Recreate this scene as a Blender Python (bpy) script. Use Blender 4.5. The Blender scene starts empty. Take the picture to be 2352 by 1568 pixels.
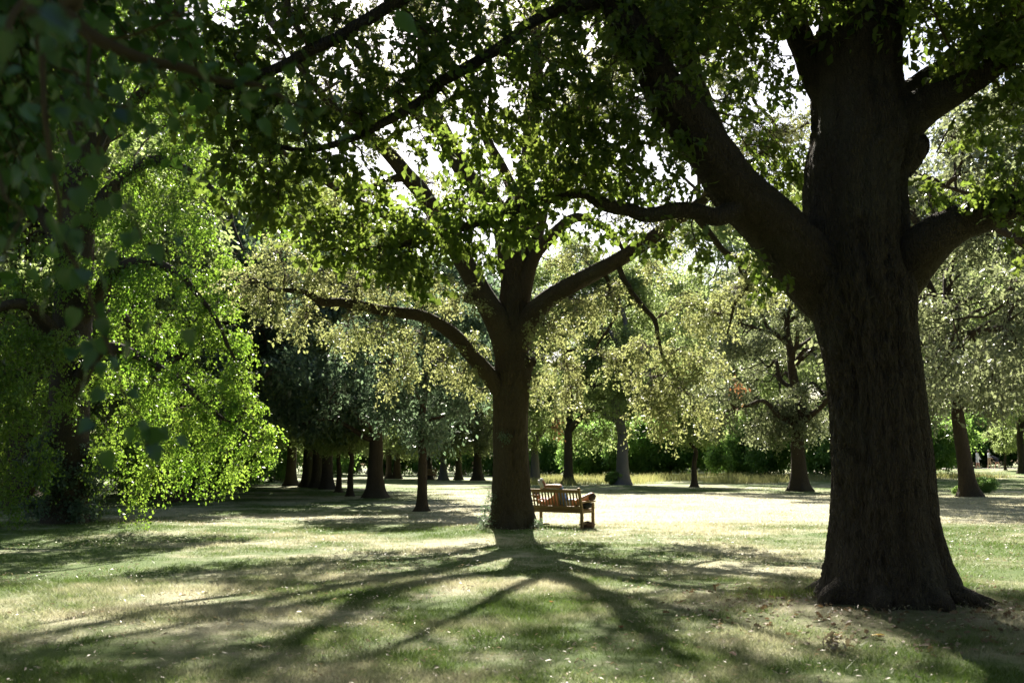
import bpy, math
import numpy as np
from mathutils import Matrix, Vector

R = math.radians
scene = bpy.context.scene
COL = scene.collection

# ------------------------------------------------------------------ camera, sky, sun, exposure
CAM_H = 1.6
PITCH = R(6.85)
FV = 2286.0                      # focal length in units of the 2352-wide view grid used below
cam_d = bpy.data.cameras.new('camera'); cam = bpy.data.objects.new('camera', cam_d); COL.objects.link(cam)
cam_d.sensor_width = 36.0; cam_d.lens = 35.0; cam_d.clip_start = 0.05; cam_d.clip_end = 2000
cam.location = (0, 0, CAM_H); cam.rotation_euler = (R(90) + PITCH, 0, 0)
cam_d.dof.use_dof = True; cam_d.dof.focus_distance = 20.0; cam_d.dof.aperture_fstop = 2.6
scene.camera = cam

SUN_EL = R(41.0); SUN_AZ = R(-2.2)          # azimuth measured from +Y towards +X
world = bpy.data.worlds.new('World'); scene.world = world; world.use_nodes = True
wn = world.node_tree.nodes; wl = world.node_tree.links
bg = wn['Background']; sky = wn.new('ShaderNodeTexSky')
sky.sky_type = 'NISHITA'; sky.sun_disc = False; sky.sun_elevation = SUN_EL; sky.sun_rotation = SUN_AZ
sky.air_density = 1.0; sky.dust_density = 2.0; sky.ozone_density = 1.0
wl.new(sky.outputs[0], bg.inputs[0]); bg.inputs[1].default_value = 0.05

sun_d = bpy.data.lights.new('sun', 'SUN'); sun = bpy.data.objects.new('sun', sun_d); COL.objects.link(sun)
sun_d.energy = 5.0; sun_d.angle = R(0.53); sun_d.color = (1.0, 0.93, 0.80)
to_sun = Vector((math.sin(SUN_AZ) * math.cos(SUN_EL), math.cos(SUN_AZ) * math.cos(SUN_EL), math.sin(SUN_EL)))
sun.rotation_euler = to_sun.to_track_quat('Z', 'Y').to_euler(); sun.location = (0, 0, 60)

vs = scene.view_settings
vs.view_transform = 'Standard'; vs.look = 'None'; vs.gamma = 1.0; vs.use_curve_mapping = False
vs.exposure = 2.0
cy = scene.cycles
cy.use_denoising = True
try: cy.denoiser = 'OPENIMAGEDENOISE'
except Exception: pass
cy.max_bounces = 7; cy.diffuse_bounces = 3; cy.glossy_bounces = 2; cy.transmission_bounces = 5; cy.transparent_max_bounces = 4
cy.caustics_reflective = False; cy.caustics_refractive = False; cy.sample_clamp_indirect = 4.0


# ------------------------------------------------------------------ helpers
SP, CP = math.sin(PITCH), math.cos(PITCH)
def P(u, v, Y):
    """point seen at view position (u, v) standing at distance Y from the camera plane"""
    a = (u - 1176.0) / FV; b = (784.0 - v) / FV
    dy = CP - SP * b; t = Y / dy
    return np.array((a * t, Y, CAM_H + (SP + CP * b) * t))
def sstep(a, b, x):
    t = np.clip((np.asarray(x, float) - a) / (b - a), 0, 1); return t * t * (3 - 2 * t)
def ground(x, y):
    x = np.asarray(x, float); y = np.asarray(y, float)
    near = np.exp(-((x - 4.2) ** 2 + (y - 11.2) ** 2) / 3.0) * 0.10 + np.exp(-((x - 0.05) ** 2 + (y - 23.5) ** 2) / 2.5) * 0.06
    near = near + np.exp(-((x + 10.9) ** 2 + (y - 24.9) ** 2) / 6) * 0.10
    return 0.9 * sstep(50, 95, y) * sstep(2, 35, x) + 0.02 * np.sin(x * 0.9 + 1.3 * np.sin(y * .5)) * np.sin(y * 0.7 + .5) + near
def G(u, v):
    """point of the ground seen at view position (u, v)"""
    Y = 1.6 * FV / (v - 1058.6)
    for _ in range(12):
        p = P(u, v, Y); g = float(ground(p[0], p[1]))
        Y = (CAM_H - g) * FV / (v - 1058.6) * 0.6 + Y * 0.4
    p = P(u, v, Y); p[2] = float(ground(p[0], p[1])); return p

def hash3(i, j, k, s):
    n = np.sin(i * 127.1 + j * 311.7 + k * 74.7 + s * 53.3) * 43758.5453
    return n - np.floor(n)
def vnoise(p, s=0):
    f = np.floor(p); t = p - f; t = t * t * (3 - 2 * t); i, j, k = f[..., 0], f[..., 1], f[..., 2]
    x, y, z = t[..., 0], t[..., 1], t[..., 2]
    c = lambda a, b, d: hash3(i + a, j + b, k + d, s)
    l = lambda a, b, w: a + (b - a) * w
    return l(l(l(c(0,0,0), c(1,0,0), x), l(c(0,1,0), c(1,1,0), x), y), l(l(c(0,0,1), c(1,0,1), x), l(c(0,1,1), c(1,1,1), x), y), z) * 2 - 1
def fbm(p, o=3, s=0):
    a, r = 1.0, 0.0
    for q in range(o): r = r + a * vnoise(p, s + q); p = p * 2.03; a *= .5
    return r
def unit(a):
    return a / np.maximum(np.linalg.norm(a, axis=-1, keepdims=True), 1e-9)

def mk_mesh(name, V, faces, mat=None, smooth=True, mats=None, midx=None):
    """faces: list of (M,k) integer arrays"""
    V = np.asarray(V, np.float32).reshape(-1, 3)
    faces = [np.asarray(f, np.int32) for f in faces if len(f)]
    me = bpy.data.meshes.new(name)
    me.vertices.add(len(V)); me.vertices.foreach_set('co', V.ravel())
    tot = np.concatenate([np.full(len(f), f.shape[1], np.int32) for f in faces])
    idx = np.concatenate([f.ravel() for f in faces])
    me.loops.add(len(idx)); me.loops.foreach_set('vertex_index', idx)
    me.polygons.add(len(tot)); st = np.concatenate(([0], np.cumsum(tot)[:-1])).astype(np.int32)
    me.polygons.foreach_set('loop_start', st); me.polygons.foreach_set('loop_total', tot)
    if smooth: me.polygons.foreach_set('use_smooth', np.ones(len(tot), bool))
    for m in (mats or ([mat] if mat else [])): me.materials.append(m)
    if midx is not None: me.polygons.foreach_set('material_index', np.asarray(midx, np.int32))
    me.update(calc_edges=True); me.validate()
    return me
def obj(name, me, parent=None, loc=None):
    o = bpy.data.objects.new(name, me); COL.objects.link(o)
    if parent is not None: o.parent = parent
    if loc is not None: o.location = loc
    return o
def tag(o, label=None, cat=None, group=None, kind=None):
    if label: o['label'] = label
    if cat: o['category'] = cat
    if group: o['group'] = group
    if kind: o['kind'] = kind
    return o
def thing(name, label, cat, loc, group=None):
    o = bpy.data.objects.new(name, None); COL.objects.link(o); o.location = tuple(loc); o.empty_display_size = .3
    return tag(o, label, cat, group)
def copy_tree(o, parent=None):
    c = o.copy(); COL.objects.link(c); c.parent = parent
    for ch in list(o.children): copy_tree(ch, c)
    return c

def catmull(pts, n):
    p = np.asarray(pts, float); p = np.vstack((2 * p[0] - p[1], p, 2 * p[-1] - p[-2])); out = []
    for i in range(1, len(p) - 2):
        t = np.linspace(0, 1, n, endpoint=False)[:, None]
        a, b, c, d = p[i-1], p[i], p[i+1], p[i+2]
        out.append(.5 * (2*b + (c-a)*t + (2*a-5*b+4*c-d)*t*t + (3*b-a-3*c+d)*t**3))
    out.append(p[-2][None]); return np.vstack(out)
def tube(pts, rad, seg=12, bump=0.0, freq=1.0, seed=0, cap=True, flute=None, ref=(0.3, -1, 0.2)):
    """one tube with rings along pts; bump = bark relief in metres"""
    pts = np.asarray(pts, float); rad = np.asarray(rad, float); K = len(pts)
    T = unit(np.gradient(pts, axis=0))
    N = np.zeros_like(T); n = np.asarray(ref, float)
    for i in range(K):
        n = n - T[i] * n.dot(T[i]); n = n / np.linalg.norm(n); N[i] = n
    B = np.cross(T, N); a = np.arange(seg) / seg * 2 * np.pi
    ca, sa = np.cos(a), np.sin(a)
    D = N[:, None] * ca[None, :, None] + B[:, None] * sa[None, :, None]
    r = np.repeat(rad[:, None], seg, 1)
    L = np.concatenate(([0], np.cumsum(np.linalg.norm(np.diff(pts, axis=0), axis=1))))
    if flute is not None: r = r * flute(a[None, :], L[:, None])
    if bump > 0:
        q = pts[:, None] * 0 + D * 1.0
        rr = np.maximum(rad[:, None], .05)
        q = np.stack((q @ N[K//2] * rr * 9 * freq, q @ B[K//2] * rr * 9 * freq, np.repeat(L[:, None], seg, 1) * 2.6 * freq), -1)
        nz = .6 - np.abs(fbm(q, 3, seed)) * 1.7
        r = r + bump * nz * np.clip(.75 + .8 * fbm(q * .12, 2, seed + 3), .15, 1.6) + np.minimum(rad[:, None] * .05, .03) * fbm(q * .22, 2, seed + 9)
    V = (pts[:, None] + D * r[..., None]).reshape(-1, 3)
    i = np.arange(K - 1)[:, None] * seg; j = np.arange(seg)[None]; j2 = (j + 1) % seg
    F = np.stack((i + j, i + j2, i + seg + j2, i + seg + j), -1).reshape(-1, 4)
    tris = np.zeros((0, 3), int)
    if cap:
        V = np.vstack((V, pts[-1][None])); b = (K - 1) * seg
        tris = np.stack((b + j[0], b + j2[0], np.full(seg, len(V) - 1)), -1)
    return V, F, tris
def tubes(Pn, Rn, seg=4):
    """many thin tubes at once: Pn (M,K,3), Rn (M,K)"""
    M, K = Pn.shape[:2]
    T = unit(np.gradient(Pn, axis=1)); ref = np.zeros((M, 1, 3)); ref[..., 0] = .37; ref[..., 1] = .8; ref[..., 2] = .47
    N = unit(np.cross(T, ref)); B = np.cross(T, N); a = np.arange(seg) / seg * 2 * np.pi
    V = Pn[:, :, None] + Rn[:, :, None, None] * (N[:, :, None] * np.cos(a)[:, None] + B[:, :, None] * np.sin(a)[:, None])
    base = (np.arange(M) * K * seg)[:, None, None] + (np.arange(K - 1) * seg)[None, :, None]
    j = np.arange(seg)[None, None]; j2 = (j + 1) % seg
    F = np.stack((base + j, base + j2, base + seg + j2, base + seg + j), -1).reshape(-1, 4)
    return V.reshape(-1, 3), F
def join(parts):
    """[(V, F4, F3)] -> V, [F4, F3]"""
    Vs, F4, F3, o = [], [], [], 0
    for q in parts:
        Vs.append(q[0]); F4.append(np.asarray(q[1]) + o)
        if len(q) > 2 and len(q[2]): F3.append(np.asarray(q[2]) + o)
        o += len(q[0])
    return np.vstack(Vs), [np.vstack(F4)] + ([np.vstack(F3)] if F3 else [])

# leaf outlines: verts (axis, width, lift), triangles
def fan(out, fold):
    """outline of one half (x, y) from base to tip -> a folded two-sided leaf"""
    out = np.asarray(out, float); n = len(out)
    mid = np.stack((out[:, 0], np.zeros(n), -fold * .0 * out[:, 0]), -1)
    V = []; F = []
    rib = [(x, 0, 0.16 * x * (1 - x) - .12 * x * x) for x in np.linspace(0, 1, 4)]
    V += rib
    for sg in (1, -1):
        o = len(V)
        for x, y in out: V.append((x, sg * y, fold * abs(y) + 0.16 * x * (1 - x) - .12 * x * x))
        for k in range(n - 1):
            r0 = min(3, int(round(out[k][0] * 3))); r1 = min(3, int(round(out[k + 1][0] * 3)))
            t = (r0, o + k, o + k + 1); F.append(t if sg > 0 else t[::-1])
            if r1 != r0: t = (r0, o + k + 1, r1); F.append(t if sg > 0 else t[::-1])
    return np.array(V), np.array(F)
LEAF_DIAMOND = (np.array([(0, 0, 0), (.5, .27, .06), (1, 0, -.08), (.5, -.27, .06)]), np.array([(0, 2, 1), (0, 3, 2)]))
LEAF_HEART = (np.array([(0, 0, 0), (.12, .36, .08), (.6, .36, .05), (1, 0, -.12), (.6, -.36, .05), (.12, -.36, .08)]), np.array([(0, 2, 1), (0, 3, 2), (0, 4, 3), (0, 5, 4)]))
LEAF_ROUND = (np.array([(0, 0, 0), (.38, .40, .07), (1, 0, -.10), (.38, -.40, .07)]), np.array([(0, 2, 1), (0, 3, 2)]))
LEAF_SLIM = (np.array([(0, 0, 0), (.45, .15, .04), (1, 0, -.06), (.45, -.15, .04)]), np.array([(0, 2, 1), (0, 3, 2)]))
LEAF_OAK = fan([(0.02, .02), (.26, .17), (.35, .09), (.50, .27), (.60, .14), (.78, .25), (1, 0)], .25)
LEAF_OAK2 = fan([(0.02, .02), (.28, .18), (.40, .09), (.64, .28), (1, 0)], .25)
LEAF_LIME = fan([(0.0, .02), (-.05, .17), (.06, .31), (.25, .37), (.45, .33), (.62, .24), (.78, .12), (.90, .045), (1, 0)], .22)

def leaves_mesh(pos, axis, nrm, size, tmpl):
    tv, tf = tmpl
    axis = unit(axis); nrm = unit(nrm - axis * np.sum(nrm * axis, -1, keepdims=True)); side = np.cross(nrm, axis)
    V = pos[:, None] + size[:, None, None] * (tv[None, :, 0:1] * axis[:, None] + tv[None, :, 1:2] * side[:, None] + tv[None, :, 2:3] * nrm[:, None])
    F = (np.arange(len(pos)) * len(tv))[:, None, None] + tf[None]
    return V.reshape(-1, 3), F.reshape(-1, 3)

class Foliage:
    def __init__(s, seed, leaf=.08, up=.8, hang=.35, twig_r=.006, rnd=.75, every=1):
        s.r = np.random.default_rng(seed); s.leaf = leaf; s.up = up; s.hang = hang; s.rnd = rnd; s.twig_r = twig_r; s.every = every
        s.tb = []; s.pos = []; s.ax = []; s.nr = []; s.sz = []
    def branch(s, A, B, r0, r1, wig=.12, K=7, arch=0.0):
        L = np.linalg.norm(B - A); t = np.linspace(0, 1, K)[:, None]
        w = s.r.normal(0, wig * L * .5, (K, 3)); w[0] = 0; w[-1] = 0
        pts = A + (B - A) * t + w * np.sin(t * np.pi) ** .5; pts[:, 2] += arch * L * np.sin(t[:, 0] * np.pi)
        pts = catmull(pts, 2); rr = np.linspace(r0, r1, len(pts))
        s.tb.append(tubes(pts[None], rr[None], 5)); return pts
    def mass(s, A, C, rad, ntw, nlf, r0=.03, droop=.15, arch=.1, leaf=None, shell=.55, wig=.12, tuft=0.0):
        """a bough from A to C carrying ntw twigs with nlf leaves each spread through an uneven ball"""
        r = s.r; C = np.asarray(C, float); rad = np.broadcast_to(np.asarray(rad, float), (3,))
        sec = s.branch(np.asarray(A, float), C, r0, max(r0 * .35, s.twig_r), wig, arch=arch)
        k = r.integers(max(1, int(len(sec) * .45)), len(sec), ntw); S = sec[k]
        d = unit(r.normal(size=(ntw, 3))); m = r.uniform(shell, 1, (ntw, 1)) ** .7
        sc = 1 + .45 * fbm(d * 1.7 + C, 2, 5)[:, None]
        E = C + d * m * rad * sc; K = 5; t = np.linspace(0, 1, K)[None, :, None]
        L = np.linalg.norm(E - S, axis=1)[:, None]
        q = S[:, None] + (E - S)[:, None] * t
        q = q + r.normal(0, .05, (ntw, K, 3)) * L[:, None] * np.sin(t * np.pi)
        q[..., 2] += (.10 * np.sin(t[..., 0] * np.pi) - droop * t[..., 0] ** 2) * L
        rr = np.linspace(1, .35, K)[None] * s.twig_r * (.8 + .7 * r.random((ntw, 1)))
        s.tb.append(tubes(q[::s.every], rr[::s.every], 3))
        n = ntw * nlf; w = np.repeat(np.arange(ntw), nlf)
        tt = (.35 + .5 * tuft + (.65 - .5 * tuft) * r.random(n)) ** .8 * (K - 1.001); i = tt.astype(int); f = (tt - i)[:, None]
        pos = q[w, i] * (1 - f) + q[w, i + 1] * f
        lf = leaf or s.leaf
        td = unit(q[w, np.minimum(i + 1, K - 1)] - q[w, i])
        ax = unit(td * .45 + r.normal(0, .75, (n, 3)) + np.array((0, 0, -s.hang)))
        nr = r.normal(0, s.rnd, (n, 3)) + np.array((0, 0, s.up))
        s.pos.append(pos + r.normal(0, lf * (.75 - .5 * tuft), (n, 3))); s.ax.append(ax); s.nr.append(nr); s.sz.append(lf * r.uniform(.5, 1.3, n))
    def data(s):
        return [np.concatenate(x) for x in (s.pos, s.ax, s.nr, s.sz)]
    def leaf_mesh(s, name, tmpl, mat, off, keep=None):
        d = s.data()
        if keep is not None: d = [x[keep] for x in d]
        d[0] = d[0] - off
        V, F = leaves_mesh(*d, tmpl); return mk_mesh(name, V, [F], mat, smooth=False)
    def twig_mesh(s, name, mat, off, extra=()):
        V, F = join(list(s.tb) + list(extra)); return mk_mesh(name, V - off, F, mat)

# ------------------------------------------------------------------ materials
def newmat(name):
    m = bpy.data.materials.new(name); m.use_nodes = True; nt = m.node_tree; nt.nodes.clear()
    out = nt.nodes.new('ShaderNodeOutputMaterial'); return m, nt, out
def nd(nt, typ, ins=None, **kw):
    n = nt.nodes.new(typ)
    for k, v in kw.items(): setattr(n, k, v)
    for k, v in (ins or {}).items():
        if isinstance(v, bpy.types.NodeSocket): nt.links.new(v, n.inputs[k])
        else: n.inputs[k].default_value = v
    return n
def mixc(nt, fac, a, b, mode='MIX'):
    n = nt.nodes.new('ShaderNodeMix'); n.data_type = 'RGBA'; n.blend_type = mode
    for s, v in ((0, fac), (6, a), (7, b)):
        if isinstance(v, bpy.types.NodeSocket): nt.links.new(v, n.inputs[s])
        else: n.inputs[s].default_value = (*v, 1) if isinstance(v, tuple) and len(v) == 3 else v
    return n.outputs[2]
def ramp(nt, fac, stops):
    n = nt.nodes.new('ShaderNodeValToRGB'); nt.links.new(fac, n.inputs[0]); e = n.color_ramp.elements
    while len(e) < len(stops): e.new(.5)
    for q, (p, c) in zip(e, stops): q.position = p; q.color = (*c, 1) if len(c) == 3 else c
    return n.outputs[0]
def leafmat(name, c1, c2, t1, t2, trans=.5, rough=.4, spec=.5):
    m, nt, out = newmat(name)
    g = nd(nt, 'ShaderNodeNewGeometry'); oi = nd(nt, 'ShaderNodeObjectInfo')
    f = nd(nt, 'ShaderNodeMath', {0: g.outputs['Random Per Island'], 1: oi.outputs['Random']}, operation='ADD')
    f = nd(nt, 'ShaderNodeMath', {0: f.outputs[0]}, operation='FRACT').outputs[0]
    nz = nd(nt, 'ShaderNodeTexNoise', {'Vector': g.outputs['Position'], 'Scale': .9, 'Detail': 2.0})
    f2 = nd(nt, 'ShaderNodeMapRange', {0: nz.outputs[0], 1: .3, 2: .7}).outputs[0]
    ff = nd(nt, 'ShaderNodeMath', {0: f, 1: f2}, operation='ADD'); ff = nd(nt, 'ShaderNodeMath', {0: ff.outputs[0], 1: .5}, operation='MULTIPLY').outputs[0]
    p = nd(nt, 'ShaderNodeBsdfPrincipled', {'Base Color': mixc(nt, ff, c1, c2), 'Roughness': rough, 'Specular IOR Level': spec})
    t = nd(nt, 'ShaderNodeBsdfTranslucent', {'Color': mixc(nt, ff, t1, t2)})
    mx = nd(nt, 'ShaderNodeMixShader', {0: trans, 1: p.outputs[0], 2: t.outputs[0]}); nt.links.new(mx.outputs[0], out.inputs[0]); return m
def barkmat(name, c1, c2, c3, scale=1.0, bump=1.0, dist=.035):
    m, nt, out = newmat(name)
    tc = nd(nt, 'ShaderNodeTexCoord')
    mp = nd(nt, 'ShaderNodeMapping', {'Vector': tc.outputs['Object'], 'Scale': (30 * scale, 30 * scale, 8 * scale)})
    dn = nd(nt, 'ShaderNodeTexNoise', {'Vector': tc.outputs['Object'], 'Scale': 5.0, 'Detail': 3.0})
    mp = nd(nt, 'ShaderNodeVectorMath', {0: mp.outputs[0], 1: nd(nt, 'ShaderNodeVectorMath', {0: dn.outputs[1], 3: 2.6}, operation='SCALE').outputs[0]}, operation='ADD')
    n1 = nd(nt, 'ShaderNodeTexNoise', {'Vector': mp.outputs[0], 'Scale': 1.0, 'Detail': 6.0, 'Roughness': .65})
    v1 = nd(nt, 'ShaderNodeTexVoronoi', {'Vector': mp.outputs[0], 'Scale': 1.3}, feature='DISTANCE_TO_EDGE')
    n2 = nd(nt, 'ShaderNodeTexNoise', {'Vector': tc.outputs['Object'], 'Scale': 1.1, 'Detail': 3.0})
    cr = nd(nt, 'ShaderNodeMapRange', {0: v1.outputs[0], 1: 0.0, 2: .25}).outputs[0]
    c = mixc(nt, nd(nt, 'ShaderNodeMath', {0: cr, 1: .6}, operation='MULTIPLY').outputs[0], mixc(nt, n1.outputs[0], c1, c2), mixc(nt, n1.outputs[0], tuple(x * 1.2 for x in c1), c2)); lich = nd(nt, 'ShaderNodeMapRange', {0: n2.outputs[0], 1: .52, 2: .72}).outputs[0]
    c = mixc(nt, nd(nt, 'ShaderNodeMath', {0: lich, 1: .5}, operation='MULTIPLY').outputs[0], c, c3)
    h = nd(nt, 'ShaderNodeMath', {0: cr, 1: n1.outputs[0]}, operation='ADD')
    b = nd(nt, 'ShaderNodeBump', {'Height': h.outputs[0], 'Strength': bump, 'Distance': dist})
    p = nd(nt, 'ShaderNodeBsdfPrincipled', {'Base Color': c, 'Roughness': .9, 'Normal': b.outputs[0], 'Specular IOR Level': .25}); nt.links.new(p.outputs[0], out.inputs[0]); return m
def plain(name, c, rough=.7, c2=None, scale=20, spec=.4, stretch=(1, 1, 1), bump=.0):
    m, nt, out = newmat(name); tc = nd(nt, 'ShaderNodeTexCoord')
    mp = nd(nt, 'ShaderNodeMapping', {'Vector': tc.outputs['Object'], 'Scale': stretch})
    n1 = nd(nt, 'ShaderNodeTexNoise', {'Vector': mp.outputs[0], 'Scale': scale, 'Detail': 4.0})
    c2 = c2 or tuple(x * .7 for x in c)
    p = nd(nt, 'ShaderNodeBsdfPrincipled', {'Base Color': mixc(nt, n1.outputs[0], c2, c), 'Roughness': rough, 'Specular IOR Level': spec})
    if bump: nt.links.new(nd(nt, 'ShaderNodeBump', {'Height': n1.outputs[0], 'Strength': bump, 'Distance': .01}).outputs[0], p.inputs['Normal'])
    nt.links.new(p.outputs[0], out.inputs[0]); return m

STRAW = (.56, .52, .38); STRAW2 = (.36, .35, .19); GREEN = (.060, .125, .016); GREEN2 = (.135, .19, .042); EARTH = (.20, .15, .10)
def turf_colour(nt):
    """turf: dry straw, green patches, worn earth, by place"""
    g = nd(nt, 'ShaderNodeNewGeometry'); pos = g.outputs['Position']
    n1 = nd(nt, 'ShaderNodeTexNoise', {'Vector': pos, 'Scale': .42, 'Detail': 5.0, 'Roughness': .62})
    n2 = nd(nt, 'ShaderNodeTexNoise', {'Vector': pos, 'Scale': 2.3, 'Detail': 4.0, 'Roughness': .6})
    n3 = nd(nt, 'ShaderNodeTexNoise', {'Vector': pos, 'Scale': .16, 'Detail': 2.0})
    a = nd(nt, 'ShaderNodeMath', {0: n1.outputs[0], 1: n3.outputs[0]}, operation='ADD')
    a = nd(nt, 'ShaderNodeMath', {0: n2.outputs[0], 1: .55, 2: a.outputs[0]}, operation='MULTIPLY_ADD').outputs[0]
    f = nd(nt, 'ShaderNodeMapRange', {0: a, 1: 1.03, 2: 1.40}, interpolation_type='SMOOTHSTEP').outputs[0]
    # the open meadow in the middle has dried to straw
    sx = nd(nt, 'ShaderNodeSeparateXYZ', {0: pos})
    d1 = nd(nt, 'ShaderNodeMapRange', {0: sx.outputs[1], 1: 24.0, 2: 28.0}, interpolation_type='SMOOTHSTEP').outputs[0]
    d2 = nd(nt, 'ShaderNodeMapRange', {0: sx.outputs[0], 1: -6.0, 2: -1.0}, interpolation_type='SMOOTHSTEP').outputs[0]
    d3 = nd(nt, 'ShaderNodeMapRange', {0: sx.outputs[1], 1: 54.0, 2: 44.0}, interpolation_type='SMOOTHSTEP').outputs[0]
    d = nd(nt, 'ShaderNodeMath', {0: d1, 1: d2}, operation='MULTIPLY'); d = nd(nt, 'ShaderNodeMath', {0: d.outputs[0], 1: d3}, operation='MULTIPLY')
    f = nd(nt, 'ShaderNodeMath', {0: f, 1: nd(nt, 'ShaderNodeMath', {0: d.outputs[0], 1: .8}, operation='MULTIPLY').outputs[0]}, operation='SUBTRACT', use_clamp=True).outputs[0]
    n4 = nd(nt, 'ShaderNodeTexNoise', {'Vector': pos, 'Scale': 9.0, 'Detail': 3.0})
    return mixc(nt, f, mixc(nt, n4.outputs[0], STRAW2, STRAW), mixc(nt, n4.outputs[0], GREEN, GREEN2)), g, n2
def lawn_material():
    m, nt, out = newmat('lawn_turf'); c, g, n2 = turf_colour(nt)
    n5 = nd(nt, 'ShaderNodeTexNoise', {'Vector': g.outputs['Position'], 'Scale': 55.0, 'Detail': 4.0, 'Roughness': .7})
    n6 = nd(nt, 'ShaderNodeTexNoise', {'Vector': g.outputs['Position'], 'Scale': 1.3, 'Detail': 5.0, 'Roughness': .7})
    e = nd(nt, 'ShaderNodeMapRange', {0: n6.outputs[0], 1: .56, 2: .70}).outputs[0]
    e = nd(nt, 'ShaderNodeMath', {0: e, 1: .25}, operation='MULTIPLY').outputs[0]
    dv = nd(nt, 'ShaderNodeVectorMath', {0: g.outputs['Position'], 1: (4.2, 10.7, 0)}, operation='DISTANCE').outputs['Value']
    dm = nd(nt, 'ShaderNodeMath', {0: n6.outputs[0], 1: 3.0, 2: dv}, operation='MULTIPLY_ADD').outputs[0]
    e2 = nd(nt, 'ShaderNodeMapRange', {0: dm, 1: 4.2, 2: 2.4, 3: 0.0, 4: .5}).outputs[0]
    e = nd(nt, 'ShaderNodeMath', {0: e, 1: e2}, operation='MAXIMUM').outputs[0]
    c = mixc(nt, e, c, EARTH); k = nd(nt, 'ShaderNodeMapRange', {0: n5.outputs[0], 1: .3, 2: .7, 3: .62, 4: 1.1}).outputs[0]
    c = mixc(nt, 1.0, c, nd(nt, 'ShaderNodeCombineColor', {0: k, 1: k, 2: k}).outputs[0], 'MULTIPLY')
    b = nd(nt, 'ShaderNodeBump', {'Height': n5.outputs[0], 'Strength': .9, 'Distance': .05})
    p = nd(nt, 'ShaderNodeBsdfPrincipled', {'Base Color': c, 'Roughness': .85, 'Normal': b.outputs[0], 'Specular IOR Level': .2}); nt.links.new(p.outputs[0], out.inputs[0]); return m
def blade_material():
    m, nt, out = newmat('grass_blade'); c, g, _ = turf_colour(nt)
    r = nd(nt, 'ShaderNodeMapRange', {0: g.outputs['Random Per Island'], 3: .75, 4: 1.2}).outputs[0]
    c = mixc(nt, 1.0, c, nd(nt, 'ShaderNodeCombineColor', {0: r, 1: r, 2: r}).outputs[0], 'MULTIPLY')
    p = nd(nt, 'ShaderNodeBsdfPrincipled', {'Base Color': c, 'Roughness': .5, 'Specular IOR Level': .35}); t = nd(nt, 'ShaderNodeBsdfTranslucent', {'Color': c})
    mx = nd(nt, 'ShaderNodeMixShader', {0: .5, 1: p.outputs[0], 2: t.outputs[0]}); nt.links.new(mx.outputs[0], out.inputs[0]); return m

M_LAWN = lawn_material(); M_BLADE = blade_material()
M_BARK = barkmat('oak_bark', (.028, .021, .016), (.125, .098, .073), (.12, .11, .08))
M_BARK2 = barkmat('ridged_bark', (.026, .019, .012), (.105, .078, .050), (.09, .08, .055), 1.0, .9, .03)
M_TWIG = plain('twig_bark', (.12, .09, .055), .9, (.06, .045, .03), 12)
M_GREYBARK = barkmat('grey_bark', (.07, .065, .065), (.15, .14, .135), (.17, .16, .15), .8, .4, .02)
M_LEAF_OAK = leafmat('oak_leaf', (.045, .085, .018), (.075, .115, .025), (.17, .28, .035), (.28, .35, .06), .48, .38, .45)
M_LEAF_MID = leafmat('olive_oak_leaf', (.080, .105, .045), (.14, .155, .085), (.29, .345, .105), (.45, .46, .19), .50, .42, .5)
M_LEAF_LIME = leafmat('lime_leaf', (.05, .10, .02), (.09, .14, .03), (.17, .37, .025), (.37, .50, .075), .52, .36, .5)
M_LEAF_DARK = leafmat('evergreen_leaf', (.040, .075, .055), (.070, .105, .070), (.15, .25, .13), (.26, .35, .19), .44, .34, .5)
M_LEAF_GREY = leafmat('grey_evergreen_leaf', (.060, .078, .045), (.095, .105, .065), (.24, .29, .13), (.36, .40, .19), .45, .34, .6)
M_LEAF_WOOD = leafmat('woodland_leaf', (.06, .09, .03), (.11, .13, .05), (.29, .40, .12), (.46, .55, .22), .55, .42, .45)
M_LEAF_FRESH = leafmat('fresh_shrub_leaf', (.045, .10, .03), (.08, .15, .04), (.24, .46, .09), (.40, .58, .15), .55, .38, .5)
M_LEAF_DEAD = leafmat('dead_leaf', (.20, .09, .045), (.28, .15, .08), (.32, .14, .06), (.38, .20, .09), .35, .6, .3)
M_LEAF_NEAR = leafmat('near_lime_leaf', (.016, .055, .048), (.032, .085, .055), (.12, .30, .03), (.22, .42, .05), .33, .30, .7)  # base colours carry a painted teal tint for the skylight these leaves reflect

# ------------------------------------------------------------------ ground
def grid_sheet(xs, ys, z0=0.0):
    X, Y = np.meshgrid(xs, ys); Z = ground(X, Y) + z0; V = np.stack((X, Y, Z), -1).reshape(-1, 3)
    nx, ny = len(xs), len(ys); i = np.arange(ny - 1)[:, None] * nx + np.arange(nx - 1)[None]
    return V, np.stack((i, i + 1, i + nx + 1, i + nx), -1).reshape(-1, 4)
def spaced(a, n, pw): t = np.linspace(-1, 1, n); return np.sign(t) * np.abs(t) ** pw * a
ys = np.concatenate((np.linspace(-120, -4, 14), np.linspace(-3, 35, 120), np.linspace(36, 130, 90), np.linspace(140, 420, 12)))
V, F = grid_sheet(spaced(280, 161, 2.3), ys)
lawn = tag(obj('lawn', mk_mesh('lawn', V, [F], M_LAWN)), 'dry straw and green park lawn with dappled tree shade', kind='structure')

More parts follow.
